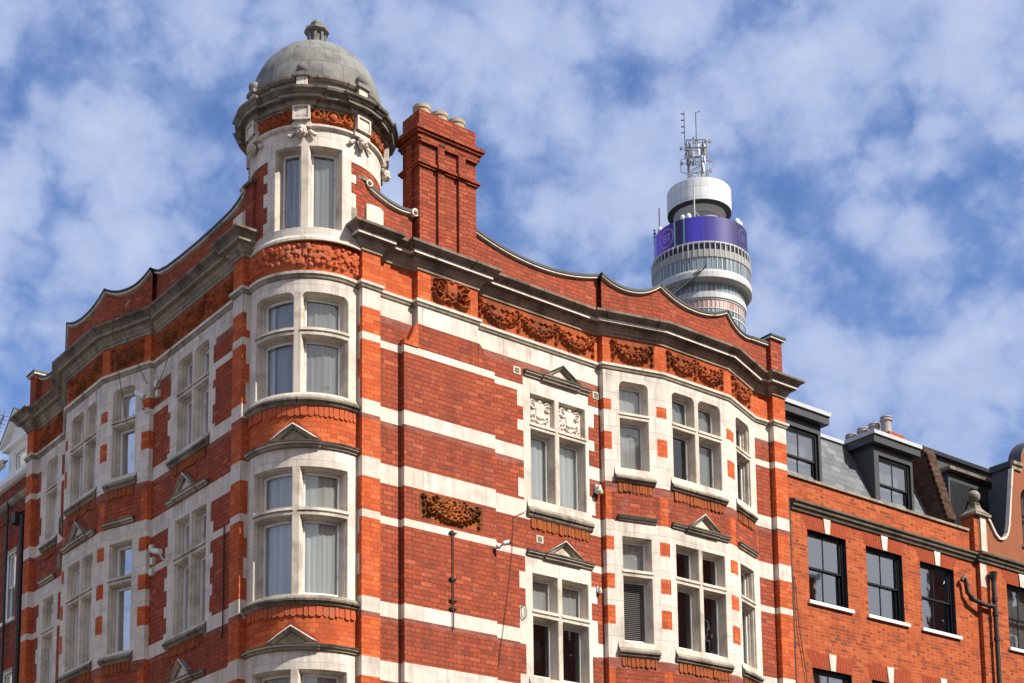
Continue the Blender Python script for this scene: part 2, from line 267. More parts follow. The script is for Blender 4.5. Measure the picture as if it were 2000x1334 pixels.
# ------------------------------------------------------------------ mesh helpers
class MB:
    def __init__(s): s.v = []; s.f = []; s.fm = []; s.uv = []; s.mats = []; s.smooth = []
    def mi(s, m):
        m = M[m] if isinstance(m, str) else m
        if m not in s.mats: s.mats.append(m)
        return s.mats.index(m)
    def poly(s, pts, mat, uvs=None, smooth=False):
        i = len(s.v); s.v.extend([tuple(p) for p in pts]); s.f.append(tuple(range(i, i + len(pts)))); s.fm.append(s.mi(mat)); s.smooth.append(smooth)
        if uvs is None:
            a, b, c = Vector(pts[0]), Vector(pts[1]), Vector(pts[2]); n = (b - a).cross(c - a)
            if n.length < 1e-9 and len(pts) > 3: n = (c - a).cross(Vector(pts[3]) - a)
            t = Vector((0, 0, 1)).cross(n)
            if t.length < 1e-6: uvs = [(p[0], p[1]) for p in pts]
            else:
                t.normalize(); w = n.normalized().cross(t)
                if abs(n.normalized().z) < 0.05: uvs = [(Vector(p).dot(t), p[2]) for p in pts]
                else: uvs = [(Vector(p).dot(t), Vector(p).dot(w)) for p in pts]
        s.uv.extend(uvs)
    def grid(s, P, UV, mat, smooth=True):
        ny, nx = len(P), len(P[0]); b = len(s.v)
        for r in P: s.v.extend([tuple(p) for p in r])
        k = s.mi(mat)
        for j in range(ny - 1):
            for i in range(nx - 1):
                q = [(j, i), (j, i + 1), (j + 1, i + 1), (j + 1, i)]
                s.f.append(tuple(b + a * nx + c for a, c in q)); s.fm.append(k); s.smooth.append(smooth); s.uv.extend([UV[a][c] for a, c in q])
    def box(s, c, size, mat, rz=0.0, rot=None):
        R = rot if rot is not None else Matrix.Rotation(rz, 3, 'Z'); c = Vector(c); x, y, z = [k / 2 for k in size]
        p = [c + R @ Vector((a * x, b * y, d * z)) for d in (-1, 1) for b in (-1, 1) for a in (-1, 1)]
        for q in ((0, 1, 3, 2), (4, 6, 7, 5), (0, 4, 5, 1), (2, 3, 7, 6), (0, 2, 6, 4), (1, 5, 7, 3)): s.poly([p[i] for i in q], mat)
    def tube(s, pts, r, mat, seg=8, caps=True):
        pts = [Vector(p) for p in pts]; rs = r if isinstance(r, (list, tuple)) else [r] * len(pts); rings = []; prev = None
        for i, p in enumerate(pts):
            t = (pts[min(i + 1, len(pts) - 1)] - pts[max(i - 1, 0)]).normalized()
            a = t.orthogonal().normalized() if prev is None else (prev - t * prev.dot(t)).normalized(); prev = a; b = t.cross(a)
            rings.append([p + (a * cos(2 * pi * k / seg) + b * sin(2 * pi * k / seg)) * rs[i] for k in range(seg + 1)])
        s.grid(rings, [[(k / seg * 0.2, i * 0.1) for k in range(seg + 1)] for i in range(len(pts))], mat)
        if caps:
            s.poly(rings[0][:-1], mat); s.poly(rings[-1][:-1], mat)
    def ball(s, c, r, mat, seg=12, M3=None):
        c = Vector(c); r = r if isinstance(r, (tuple, list)) else (r, r, r); P = []; UV = []
        for j in range(seg // 2 + 1):
            a = -pi / 2 + pi * j / (seg // 2); row = []; ur = []
            for k in range(seg + 1):
                b = 2 * pi * k / seg; q = Vector((r[0] * cos(a) * cos(b), r[1] * cos(a) * sin(b), r[2] * sin(a)))
                row.append(c + (M3 @ q if M3 is not None else q)); ur.append((k / seg, j / seg))
            P.append(row); UV.append(ur)
        s.grid(P, UV, mat)
    def lathe(s, cx, cy, prof, mat, seg=64, a0=0, a1=360, smooth=True, uvr=None):
        for i in range(len(prof) - 1):
            (r0, z0), (r1, z1) = prof[i][:2], prof[i + 1][:2]; m = prof[i][2] if len(prof[i]) > 2 else mat; P = []; UV = []
            rr = uvr or max(r0, r1); L0 = sum(sqrt((prof[k + 1][0] - prof[k][0]) ** 2 + (prof[k + 1][1] - prof[k][1]) ** 2) for k in range(i)); L1 = L0 + sqrt((r1 - r0) ** 2 + (z1 - z0) ** 2)
            for r, z, l in ((r0, z0, L0), (r1, z1, L1)):
                row = []; ur = []
                for k in range(seg + 1):
                    a = radians(a0 + (a1 - a0) * k / seg); row.append((cx + r * cos(a), cy + r * sin(a), z)); ur.append((rr * a, z if abs(r1 - r0) < 0.01 and not uvr else l))
                P.append(row); UV.append(ur)
            s.grid(P, UV, m, smooth)
    def build(s, name, parent=None, label=None, merge=False):
        me = bpy.data.meshes.new(name); me.from_pydata(s.v, [], s.f)
        for m in s.mats: me.materials.append(m)
        me.polygons.foreach_set('material_index', s.fm); me.polygons.foreach_set('use_smooth', s.smooth)
        uvl = me.uv_layers.new(name='UVMap'); uvl.data.foreach_set('uv', [c for q in s.uv for c in q[:2]]); me.update()
        o = bpy.data.objects.new(name, me); COL.objects.link(o)
        if parent is not None: o.parent = parent
        if label: o['label'] = label
        return o

def thing(name, label, cat, group=None):
    o = bpy.data.objects.new(name, None); COL.objects.link(o); o['label'] = label; o['category'] = cat; o.empty_display_size = 0.3
    if group: o['group'] = group
    return o
def tag(o, label, cat, group=None):
    o['label'] = label; o['category'] = cat
    if group: o['group'] = group
    return o

class Flat:
    """plane frame: plan points A->B (world xy), n = outward normal"""
    def __init__(s, A, B, n, uoff=0.0):
        s.A = Vector((A[0], A[1])); d = Vector((B[0], B[1])) - s.A; s.len = d.length; s.t = d / s.len; s.n = Vector((s.t.y, -s.t.x))
        if s.n.dot(Vector(n)) < 0: s.n = -s.n
        s.uoff = uoff; s.step = 1e9
    def P(s, u, z, d=0.0):
        q = s.A + s.t * u + s.n * d; return (q.x, q.y, z)
    def uv(s, u, z, d=0.0): return (u + s.uoff + d, z)
class Cyl:
    def __init__(s, cx, cy, R, th0=-94.5, uoff=0.0): s.cx, s.cy, s.R, s.th0, s.uoff = cx, cy, R, radians(th0), uoff; s.step = 0.12
    zm = None
    def P(s, u, z, d=0.0):
        a = s.th0 + u / s.R; z = float(np.interp(z, *s.zm)) if s.zm else z; return (s.cx + (s.R + d) * cos(a), s.cy + (s.R + d) * sin(a), z)
    def uv(s, u, z, d=0.0): return (u + s.uoff + d, z)
    def u(s, deg): return (radians(deg) - s.th0) * s.R

def cuts(fr, a, b):
    n = max(1, int(math.ceil(abs(b - a) / fr.step))); return [a + (b - a) * i / n for i in range(n + 1)]
def quad(mb, fr, u0, u1, z0, z1, d, mat):
    c = cuts(fr, u0, u1)
    mb.grid([[fr.P(u, z, d) for u in c] for z in (z0, z1)], [[fr.uv(u, z, d) for u in c] for z in (z0, z1)], mat, False if fr.step > 1e6 else True)
def prism_u(mb, fr, u0, u1, sec, mat, caps=True, mats=None, smooth=False, closed=False):
    c = cuts(fr, u0, u1); pts = list(sec) + ([sec[0]] if closed else [])
    for i in range(len(pts) - 1):
        (d0, z0), (d1, z1) = pts[i], pts[i + 1]
        mb.grid([[fr.P(u, z, d) for u in c] for d, z in ((d0, z0), (d1, z1))], [[(fr.uv(u, z)[0], z + d) for u in c] for d, z in ((d0, z0), (d1, z1))], mats[i] if mats else mat, smooth)
    if caps:
        for u in (u0, u1): mb.poly([fr.P(u, z, d) for d, z in sec], mat, [(d, z) for d, z in sec])
def boxf(mb, fr, u0, u1, z0, z1, d0, d1, mat):
    prism_u(mb, fr, u0, u1, [(d0, z0), (d1, z0), (d1, z1), (d0, z1)], mat, closed=True)
def panel(fr, u0, u1, z0, z1, rects, holes, out, d=0.0):
    us = {u0, u1}; zs = {z0, z1}
    for r in list(rects) + list(holes):
        for u in r[:2]:
            if u0 < u < u1: us.add(u)
        for z in r[2:4]:
            if z0 < z < z1: zs.add(z)
    us = sorted(us); zs = sorted(zs)
    for i in range(len(us) - 1):
        if us[i + 1] - us[i] < 1e-5: continue
        um = (us[i] + us[i + 1]) / 2; j = 0
        while j < len(zs) - 1:
            def matat(j):
                zm = (zs[j] + zs[j + 1]) / 2
                for h in holes:
                    if h[0] < um < h[1] and h[2] < zm < h[3]: return None
                m = None
                for r in rects:
                    if r[0] <= um <= r[1] and r[2] <= zm <= r[3]: m = r[4]
                return m
            m = matat(j); k = j + 1
            while k < len(zs) - 1 and matat(k) == m: k += 1
            if m is not None: quad(out(m), fr, us[i], us[i + 1], zs[j], zs[k], d, m)
            j = k

def sweep(mb, path, prof, mapf, caps=True):
    """path: (u,d) plan points, outward = left normal; prof: (p, z, mat)"""
    n = len(path); dirs = []
    for i in range(n - 1):
        t = Vector(path[i + 1]) - Vector(path[i]); dirs.append(t.normalized())
    def off(i, p):
        q = Vector(path[i])
        if i == 0: nn = Vector((-dirs[0].y, dirs[0].x)); return q + nn * p
        if i == n - 1: nn = Vector((-dirs[-1].y, dirs[-1].x)); return q + nn * p
        a, b = dirs[i - 1], dirs[i]; na, nb = Vector((-a.y, a.x)), Vector((-b.y, b.x)); m = (na + nb)
        if m.length < 1e-6: return q + na * p
        m.normalize(); return q + m * (p / max(0.25, m.dot(na)))
    acc = [0.0]
    for i in range(n - 1): acc.append(acc[-1] + (Vector(path[i + 1]) - Vector(path[i])).length)
    for j in range(len(prof) - 1):
        p0, z0, m = prof[j]; p1, z1 = prof[j + 1][:2]
        r0 = [off(i, p0) for i in range(n)]; r1 = [off(i, p1) for i in range(n)]
        for i in range(n - 1):
            pts = [mapf(r0[i].x, r0[i].y, z0), mapf(r0[i + 1].x, r0[i + 1].y, z0), mapf(r1[i + 1].x, r1[i + 1].y, z1), mapf(r1[i].x, r1[i].y, z1)]
            mb.poly(pts, m, [(acc[i], p0 + z0), (acc[i + 1], p0 + z0), (acc[i + 1], p1 + z1), (acc[i], p1 + z1)])
    if caps:
        for i in (0, n - 1): mb.poly([mapf(off(i, p).x, off(i, p).y, z) for p, z, _ in prof], prof[0][2], [(p, z) for p, z, _ in prof])

# ------------------------------------------------------------------ carved relief (height field of overlapping lumps)
def hfield(w, h, res, blobs):
    nx = max(2, int(round(w / res)) + 1); nz = max(2, int(round(h / res)) + 1)
    X = np.linspace(0, w, nx); Z = np.linspace(0, h, nz); H = np.zeros((nz, nx)); XX, ZZ = np.meshgrid(X, Z)
    for x, z, r, a in blobs:
        i0, i1 = np.searchsorted(X, [x - r, x + r]); j0, j1 = np.searchsorted(Z, [z - r, z + r])
        if i1 <= i0 or j1 <= j0: continue
        q = 1 - ((XX[j0:j1, i0:i1] - x) ** 2 + (ZZ[j0:j1, i0:i1] - z) ** 2) / (r * r)
        H[j0:j1, i0:i1] = np.maximum(H[j0:j1, i0:i1], a * np.sqrt(np.clip(q, 0, None)))
    return X, Z, H
def stroke(bl, pts, r, a):
    for i in range(len(pts) - 1):
        (x0, z0), (x1, z1) = pts[i], pts[i + 1]; L = sqrt((x1 - x0) ** 2 + (z1 - z0) ** 2); n = max(1, int(L / (r * 0.5)))
        for k in range(n + 1): bl.append((x0 + (x1 - x0) * k / n, z0 + (z1 - z0) * k / n, r, a))
def curl(cx, cz, r, a0, turns, n=18): return [(cx + r * (1 - 0.75 * k / n) * cos(a0 + turns * 2 * pi * k / n), cz + r * (1 - 0.75 * k / n) * sin(a0 + turns * 2 * pi * k / n)) for k in range(n + 1)]
def swag(bl, x0, x1, ztop, drop, a=0.12, R=None):
    R = R or rng; L = x1 - x0
    P = lambda t: (x0 + L * t, ztop - drop * (4 * t * (1 - t)) ** 0.85)
    stroke(bl, [P(t) for t in np.linspace(.04, .96, 24)], 0.040, a * .50)
    n = int(L * 16)
    for k in range(n):                     # fruit in two staggered rows, fattest in the middle
        t = (k + .5) / n; c = 4 * t * (1 - t); x, z = P(t); o = .026 + .030 * c
        for s_ in (-1, 1): bl.append((x + R.uniform(-.012, .012), z + s_ * o * R.uniform(.7, 1.1), R.uniform(.024, .030) + .014 * c, a * R.uniform(.72, 1.0)))
        if k % 2: bl.append((x, z, .026 + .016 * c, a * 1.05))
        for s_ in (-1, 1):                 # leaves flicking out of the garland
            if R.rand() < .8:
                g = s_ * (pi / 2) + R.uniform(-.7, .7); q = .055 + .03 * c
                stroke(bl, [(x + cos(g) * o, z + sin(g) * o), (x + cos(g) * (o + q * .5), z + sin(g) * (o + q * .5)), (x + cos(g + .35) * (o + q), z + sin(g + .35) * (o + q))], 0.012, a * .45)
    for sx, xx in ((1, x0), (-1, x1)):     # knotted ribbons with hanging tails
        bl += [(xx + sx * .02, ztop + .01, .036, a * .9), (xx + sx * .055, ztop + .045, .026, a * .7), (xx - sx * .02, ztop + .05, .026, a * .7)]
        stroke(bl, [(xx + sx * .01, ztop - .02), (xx - sx * .012, ztop - .09), (xx + sx * .025, ztop - .15), (xx - sx * .01, ztop - .22), (xx + sx * .03, ztop - .29), (xx + sx * .0, ztop - .33)], 0.015, a * .5)
    for k in (0, 1):                       # fluttering ribbon above the garland
        c0 = x0 + L * (.28 + .44 * k); sg = 1 - 2 * k
        stroke(bl, [(c0 + sg * L * .15 * (j / 16 - .5) * 2, ztop - .005 + .022 * sin(j * .8)) for j in range(17)], 0.019, a * .35); stroke(bl, curl(c0 - sg * L * .16, ztop - .005, .032, 0, sg * .9, 10), 0.016, a * .38)
def relief(mb, fr, u0, z0, w, h, blobs, mat, res=0.010, base=0.003, d0=0.0, clip=None):
    X, Z, H = hfield(w, h, res, blobs); H = np.minimum(H, clip) if clip else H; H[0, :] = H[-1, :] = 0; H[:, 0] = H[:, -1] = 0
    mb.grid([[fr.P(u0 + x, z0 + z, d0 + base + H[j, i]) for i, x in enumerate(X)] for j, z in enumerate(Z)], [[fr.uv(u0 + x, z0 + z) for x in X] for z in Z], mat)

# ------------------------------------------------------------------ plan frames of the corner building
AR = radians(38.07513); AL = radians(51.92487); RO = Vector((-2.423239, 25.135778)); LO = Vector((-4.464609, 25.305630))
rt = Vector((cos(AR), sin(AR))); rn = Vector((sin(AR), -cos(AR))); lt = Vector((-cos(AL), sin(AL))); ln = Vector((-sin(AL), -cos(AL)))
def Rm(u, d): return RO + rt * u + rn * d
def Lm(u, d): return LO + lt * u + ln * d
def R3(u, d, z): q = Rm(u, d); return (q.x, q.y, z)
def L3(u, d, z): q = Lm(u, d); return (q.x, q.y, z)
def fR(A, B): return Flat(Rm(*A), Rm(*B), rn, A[0])
def fL(A, B): return Flat(Lm(*A), Lm(*B), ln, A[0])
fRw = fR((0, -.12), (1, -.12)); fR0 = fR((0, 0), (1, 0)); fLw = fL((0, -.12), (1, -.12)); fL0 = fL((0, 0), (1, 0))
TC = Cyl(-3.38, 25.90, 1.10); DC = Cyl(-3.32, 25.90, 1.14, -92.0); DC.zm = ([0, 14.9, 15.0, 15.34, 17.2, 18.3, 30], [0, 14.95, 15.045, 15.28, 17.11, 18.20, 29.9])

bld = thing('corner_building', 'tall red brick and pale stone corner building with domed corner turret', 'building')
WALLS = {}
def out_for(key):
    d = WALLS.setdefault(key, {})
    def f(m):
        k = 'wall'
        return d.setdefault(k, MB())
    return f
BANDS = [(14.06, 14.42), (13.48, 13.61), (12.17, 12.42), (11.08, 11.42), (10.37, 10.50), (8.77, 9.02), (7.68, 8.01), (6.97, 7.10), (5.37, 5.62), (4.28, 4.6), (3.2, 3.33), (0, 0.9)]
def bandrects(u0, u1, mat='stone', up=15.1):
    return [(u0, u1, a - h, a, 'dull') for a, h in ((14.06, .13), (12.17, .085), (8.77, .085), (5.37, .1)) if a < 14 or u1 - u0 > .6] + [(u0, u1, a, b, mat) for a, b in BANDS]

# ---- generic mullioned window
PROF = [(0, 0), (0.010, -0.010), (0.013, -0.035), (0.026, -0.05), (0.031, -0.085), (0.031, -0.12), (0.043, -0.13), (0.046, -0.235)]
def outline(fr, u0, u1, z0, z1, r, ins):
    u0 += ins; u1 -= ins; z0 += ins * 0.6; z1 -= ins; r2 = max(0.004, r - ins * 0.35) if r else 0; pts = []
    n = 1 if fr.step > 1e6 else 6
    pts += [(u0 + (u1 - u0) * k / n, z0) for k in range(n + 1)]
    if r:
        pts += [(u1 - r2 + r2 * cos(a), z1 - r2 + r2 * sin(a)) for a in [pi / 2 * k / 6 for k in range(7)]]
        pts += [(u1 - r2 + (u0 + r2 - u1 + r2) * k / n, z1) for k in range(1, n)]
        pts += [(u0 + r2 - r2 * sin(a), z1 - r2 + r2 * cos(a)) for a in [pi / 2 * k / 6 for k in range(7)]]
    else: pts += [(u1 + (u0 - u1) * k / n, z1) for k in range(n + 1)]
    return pts
def slope_sill(z, h=0.16, p=0.10): return [(-0.17, z + .05), (0.0, z - 0.01), (p - .01, z - h * .45), (p, z - h * .5), (p, z - h * .72), (p - .035, z - h * .8), (p - .045, z - h * .95), (0.0, z - h)]
def window(fr, U0, U1, Z0, Z1, mull=(), trans=None, rounded=False, curtain='net', low='net', sill=None, hood=None, ped=None, stone='reveal', shut=None, open_=None, panels=False, deep=0.95):
    wm = MB(); sm = MB(); pm = MB(); cm = MB()
    cols = []; a = U0
    for m0, m1 in mull: cols.append((a, m0)); a = m1
    cols.append((a, U1)); rows = [(Z0, Z1)] if not trans else [(Z0, trans[0]), (trans[1], Z1)]
    lights = []
    for ri, (z0, z1) in enumerate(rows):
        for ci, (u0, u1) in enumerate(cols):
            top = ri == len(rows) - 1; lights.append((u0, u1, z0, z1, 0.11 if (rounded and top) else 0, top, ci))
    holes = [l[:4] for l in lights]
    panel(fr, U0, U1, Z0, Z1, [(U0, U1, Z0, Z1, stone)], holes, lambda m: wm)
    rr = 0.11
    for (u0, u1, z0, z1, r, top, ci) in lights:
        pr = PROF
        O = [outline(fr, u0, u1, z0, z1, r, i) for i, _ in pr]
        for k in range(len(pr) - 1):
            P = [[fr.P(u, z, pr[k][1]) for u, z in O[k] + O[k][:1]], [fr.P(u, z, pr[k + 1][1]) for u, z in O[k + 1] + O[k + 1][:1]]]
            wm.grid(P, [[(i * .1, pr[k][1]) for i in range(len(P[0]))]] * 2, stone, False)
        if r:   # fill the spandrels between the round corners and the square opening
            for sgn, cu in ((1, u1), (-1, u0)):
                arc = [(cu - sgn * (r - r * cos(t)), z1 - r + r * sin(t)) for t in [pi / 2 * k / 6 for k in range(7)]]
                for k in range(6): wm.poly([fr.P(cu, z1, 0), fr.P(*arc[k], 0), fr.P(*arc[k + 1], 0)], 'ashlar')
        i = 0.046; a0, a1, b0, b1 = u0 + i, u1 - i, z0 + i * .6, z1 - i
        if panels and top:     # carved heraldic panel instead of glass
            bl = []; w, h = a1 - a0 + .04, b1 - b0 + .04; cx = w / 2
            for q in np.linspace(-.08, .08, 7): stroke(bl, [(cx + q, h * .78), (cx + q * .95, h * .35 - (0.08 - abs(q)) * .3)], 0.03, 0.035)
            for sx in (-1, 1):
                stroke(bl, curl(cx + sx * .17, h * .68, .07, 1.5, sx * .9, 14), .016, .04); stroke(bl, curl(cx + sx * .17, h * .3, .07, 4.5, -sx * .9, 14), .016, .04)
                stroke(bl, [(cx + sx * .12, h * .86), (cx + sx * .19, h * .94), (cx + sx * .23, h * .8)], .018, .035); stroke(bl, [(cx + sx * .1, h * .2), (cx, h * .08)], .018, .04)
                for q in range(8): bl.append((cx + sx * rng.uniform(.12, .25), h * rng.uniform(.1, .9), rng.uniform(.012, .025), .03))
            bl += [(cx, h * .88, .05, .045)]; relief(wm, fr, a0 - .02, b0 - .02, w, h, bl, 'ashlar', 0.01, d0=-0.10); continue
        fw = 0.036; fb = 0.065 if not top else 0.036; dk = -0.175
        if open_ == (ci, top): continue
        # timber sash
        panel(fr, a0, a1, b0, b1, [(a0, a1, b0, b1, 'white')], [(a0 + fw, a1 - fw, b0 + fb, b1 - fw)], lambda m: sm, d=dk)
        for (x0, y0, x1, y1) in ((a0 + fw, b0 + fb, a1 - fw, b0 + fb), (a0 + fw, b1 - fw, a1 - fw, b1 - fw), (a0 + fw, b0 + fb, a0 + fw, b1 - fw), (a1 - fw, b0 + fb, a1 - fw, b1 - fw)):
            c = cuts(fr, x0, x1) if y0 == y1 else None
            if c: sm.grid([[fr.P(u, y0, d) for u in c] for d in (dk, dk - .035)], [[(u, d) for u in c] for d in (0, 1)], 'white', False)
            else: sm.poly([fr.P(x0, y0, dk), fr.P(x0, y1, dk), fr.P(x0, y1, dk - .035), fr.P(x0, y0, dk - .035)], 'white')
        quad(pm, fr, a0 + fw - .002, a1 - fw + .002, b0 + fb - .002, b1 - fw + .002, dk - .028, 'glass')
        kind = curtain if top else low
        if isinstance(kind, (tuple, list)): kind = kind[ci % len(kind)]
        if kind in ('net', 'drape', 'greydrape'):
            n = max(8, int((a1 - a0) / .025)); us = [a0 - .03 + (a1 - a0 + .06) * k / n for k in range(n + 1)]; ph = rng.rand() * 6
            fd = .35 if kind == 'net' else .7; dd = [-.245 + fd * (.012 * sin(k * (1.3 + .25 * sin(ph)) + ph) + .012 * sin(k * .47 + ph)) for k in range(n + 1)]
            cm.grid([[fr.P(u, z, dd[k]) for k, u in enumerate(us)] for z in (b0 - .03, b1 + .03)], [[(u, z) for u in us] for z in (b0, b1)], kind)
        elif kind in ('half', 'split'):
            n = 8
            if kind == 'split': quad(cm, fr, a0 - .03, a1 + .03, b0 - .03, b1 + .03, -.30, 'greydrape')
            for s0, s1 in ((a0 - .02, a0 + (a1 - a0) * .28),):
                us = [s0 + (s1 - s0) * k / n for k in range(n + 1)]; cm.grid([[fr.P(u, z, -.245 + .015 * (k % 2)) for k, u in enumerate(us)] for z in (b0 - .03, b1 + .03)], [[(u, z) for u in us] for z in (b0, b1)], 'drape')
        elif kind == 'blind':
            z = b0
            while z < b1: boxf(cm, fr, a0, a1, z, z + .012, -.26, -.225, 'blind'); z += .038
    if trans:
        for (u0, u1) in cols: prism_u(wm, fr, u0 - .01, u1 + .01, [(-.10, trans[1] + .005), (-.02, trans[1] - .012), (.012, trans[1] - .03), (.018, trans[1] - .055), (-.01, trans[0] + .03), (-.03, trans[0] + .012), (-.10, trans[0] - .004)], stone, caps=False, mats=['fascia', 'fascia', stone, 'midstone', 'midstone', 'midstone'])  # pale top and dark underside put lit edge and shade into the colour
    # lining of the room behind
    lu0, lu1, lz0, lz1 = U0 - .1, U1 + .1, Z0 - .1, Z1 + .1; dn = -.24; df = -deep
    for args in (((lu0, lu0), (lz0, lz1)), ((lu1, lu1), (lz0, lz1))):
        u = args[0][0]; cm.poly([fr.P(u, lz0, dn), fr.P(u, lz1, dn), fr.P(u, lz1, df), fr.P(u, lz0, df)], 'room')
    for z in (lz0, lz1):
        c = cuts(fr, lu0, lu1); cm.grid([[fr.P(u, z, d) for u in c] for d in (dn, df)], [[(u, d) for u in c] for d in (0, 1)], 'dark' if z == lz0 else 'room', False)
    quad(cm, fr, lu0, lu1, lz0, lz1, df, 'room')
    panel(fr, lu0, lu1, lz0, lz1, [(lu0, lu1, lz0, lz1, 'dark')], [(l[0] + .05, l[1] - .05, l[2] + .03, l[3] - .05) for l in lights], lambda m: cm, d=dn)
    w = wm.build('window', bld)
    if sm.v: sm.build('sash', w); pm.build('pane', w)
    cm.build('curtain', w)
    if sill:
        s = MB(); u0, u1, zb, zt = sill; h = zt - zb
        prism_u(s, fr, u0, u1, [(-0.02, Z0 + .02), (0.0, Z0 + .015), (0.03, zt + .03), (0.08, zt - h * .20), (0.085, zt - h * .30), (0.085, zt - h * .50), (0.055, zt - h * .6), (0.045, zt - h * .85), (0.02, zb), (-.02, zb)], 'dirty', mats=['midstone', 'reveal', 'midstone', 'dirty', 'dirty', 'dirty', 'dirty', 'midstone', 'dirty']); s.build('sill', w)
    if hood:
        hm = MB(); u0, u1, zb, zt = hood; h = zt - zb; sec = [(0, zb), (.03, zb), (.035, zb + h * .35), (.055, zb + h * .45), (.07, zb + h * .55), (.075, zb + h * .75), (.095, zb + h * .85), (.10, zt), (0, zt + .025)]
        ms = ['midstone', 'midstone', 'midstone', 'midstone', 'fascia', 'midstone', 'dirty', 'midstone']  # bright strip in the colour stands in for a sunlit moulding edge
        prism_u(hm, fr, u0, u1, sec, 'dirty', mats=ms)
        if ped:
            p0, p1, pt = ped; prism_u(hm, fr, p0 - .03, p1 + .03, [(d + .03 if d else 0, z + (0.004 if i > 6 else -.003)) for i, (d, z) in enumerate(sec)], 'dirty', mats=ms)
            pc = (p0 + p1) / 2; zb2 = zt + .02; tk = .085
            def tri(u_in, d0_, d1_):
                A = [(p0 + u_in, zb2), (pc, pt - u_in * .62), (p1 - u_in, zb2)]; return A
            O = [(p0, zb2), (pc, pt), (p1, zb2)]; sl = (pt - zb2) / (pc - p0); I = [(p0 + tk / sl * 1.0, zb2), (pc, pt - tk), (p1 - tk / sl * 1.0, zb2)]; I2 = [(p0 + (tk + .025) / sl, zb2), (pc, pt - tk - .025), (p1 - (tk + .025) / sl, zb2)]
            def seg(a, b): n = 1 if fr.step > 1e6 else 4; return [(a[0] + (b[0] - a[0]) * k / n, a[1] + (b[1] - a[1]) * k / n) for k in range(n + 1)]
            for k in (0, 1):
                for (A, da, B, db, mm) in ((O, 0.0, O, .12, 'dirty'), (O, .12, [(x, z - .025) for x, z in O], .125, 'fascia'), ([(x, z - .025) for x, z in O], .125, [(x, z - .055) for x, z in O], .095, 'midstone'), ([(x, z - .055) for x, z in O], .095, I, .07, 'midstone'), (I, .07, I2, .03, 'dirty')):
                    a = seg(A[k], A[k + 1]); b = seg(B[k], B[k + 1]); hm.grid([[fr.P(x, max(z, zb2), da) for x, z in a], [fr.P(x, max(z, zb2), db) for x, z in b]], [[(x, z) for x, z in a], [(x, z + .05) for x, z in b]], mm, False)
            a = seg(I2[0], I2[1])[:-1] + seg(I2[1], I2[2])
            for k in range(len(a) - 1): hm.poly([fr.P(a[k][0], zb2, .03), fr.P(a[k][0], a[k][1], .03), fr.P(a[k + 1][0], a[k + 1][1], .03), fr.P(a[k + 1][0], zb2, .03)], 'reveal' if fr.step > 1e6 else 'midstone')
        hm.build('hood_moulding', w)
    return w
def soldier_fan(fr, p0, p1, zb, pt, w=.2):
    mb = MB()
    pc = (p0 + p1) / 2; n = 26
    for k in range(n):
        t0 = -1.25 + 2.5 * k / n; t1 = -1.25 + 2.5 * (k + .84) / n
        def pt_(t, o):
            x = pc + t * (p1 - p0) / 2; z = max(zb, pt - abs(t) * (pt - zb)); ang = atan2(1, -t * .9); return x + cos(ang) * o * (1 if abs(t) > .05 else 0), z + o * .75
        q = [pt_(t0, .0), pt_(t1, .0), pt_(t1, w), pt_(t0, w)]
        mb.poly([fr.P(x, z, .004) for x, z in q], 'soldier')
    mb.build('brick_fan', bld)
def tile_apron(fr, u0, u1, z0, z1, rag=0.03, mat='tile'):
    """row of projecting tiles with ragged scalloped lower ends under a sill"""
    mb = MB(); u = u0
    while u < u1 - .03:
        w = min(rng.uniform(.07, .125), u1 - u); zb = z0 + rng.uniform(0, rag); dd = rng.uniform(.012, .032); g = .003; m = (u + u + w) / 2
        if u1 - (u + w) < .03: w = u1 - u
        O = [(u + g, z1), (u + g, zb + .03), (u + w * .25, zb + .004), (m, zb), (u + w * .75, zb + .004), (u + w - g, zb + .03), (u + w - g, z1)]
        for k in range(len(O) - 1):
            a, b = O[k], O[k + 1]; mb.poly([fr.P(a[0], a[1], 0), fr.P(b[0], b[1], 0), fr.P(b[0], b[1], dd), fr.P(a[0], a[1], dd)], mat)
        mb.poly([fr.P(x, z, dd * (0.55 if z == z1 else 1)) for x, z in O], mat, [(x, z) for x, z in O]); u += w
    mb.build('sill_tiles', bld)

# ================================================================== RIGHT FACADE
def ret(map_, u, d0, d1, n_dir, z0, z1, rects, out, un):
    fr = Flat(map_(u, d0), map_(u, d1), n_dir, un); panel(fr, 0, fr.len, z0, z1, rects, [], out)
B1 = [(13.58, 13.80), (12.80, 13.15)]; B2 = [(10.83, 11.10), (10.09, 10.38), (9.41, 9.77)]; B3 = [(a - 3.405, b - 3.405) for a, b in B2]
BLK = B1 + B2 + B3
QW = [(13.19, 13.57), (12.73, 12.93), (12.17, 12.42), (11.42, 11.82), (9.77, 10.09), (8.70, 9.44), (11.08, 11.42), (7.68, 8.01), (6.4, 6.68), (5.3, 6.0)]
def bay_rects(L, left_red=True, right_red=True, lw=.15, rw=.14):
    r = [(0, L, 0, 15.1, 'brick'), (0, lw * .8, 0, 15.1, 'rubbed'), (L - rw * .8, L, 0, 15.1, 'rubbed'), (0, L, 14.42, 15.1, 'rubbed')]
    for a, b in ((12.17, 14.42), (8.77, 11.42), (5.37, 8.01)): r += [(0, L, a - .18, a, 'dull'), (0, L, a, b, 'ashlar')]
    r.append((0, L, 0, 4.6, 'ashlar'))
    for a, b in BLK:
        if left_red: r.append((0, lw, a, b, 'rubbed'))
        if right_red: r.append((L - rw, L, a, b, 'rubbed'))
    return r
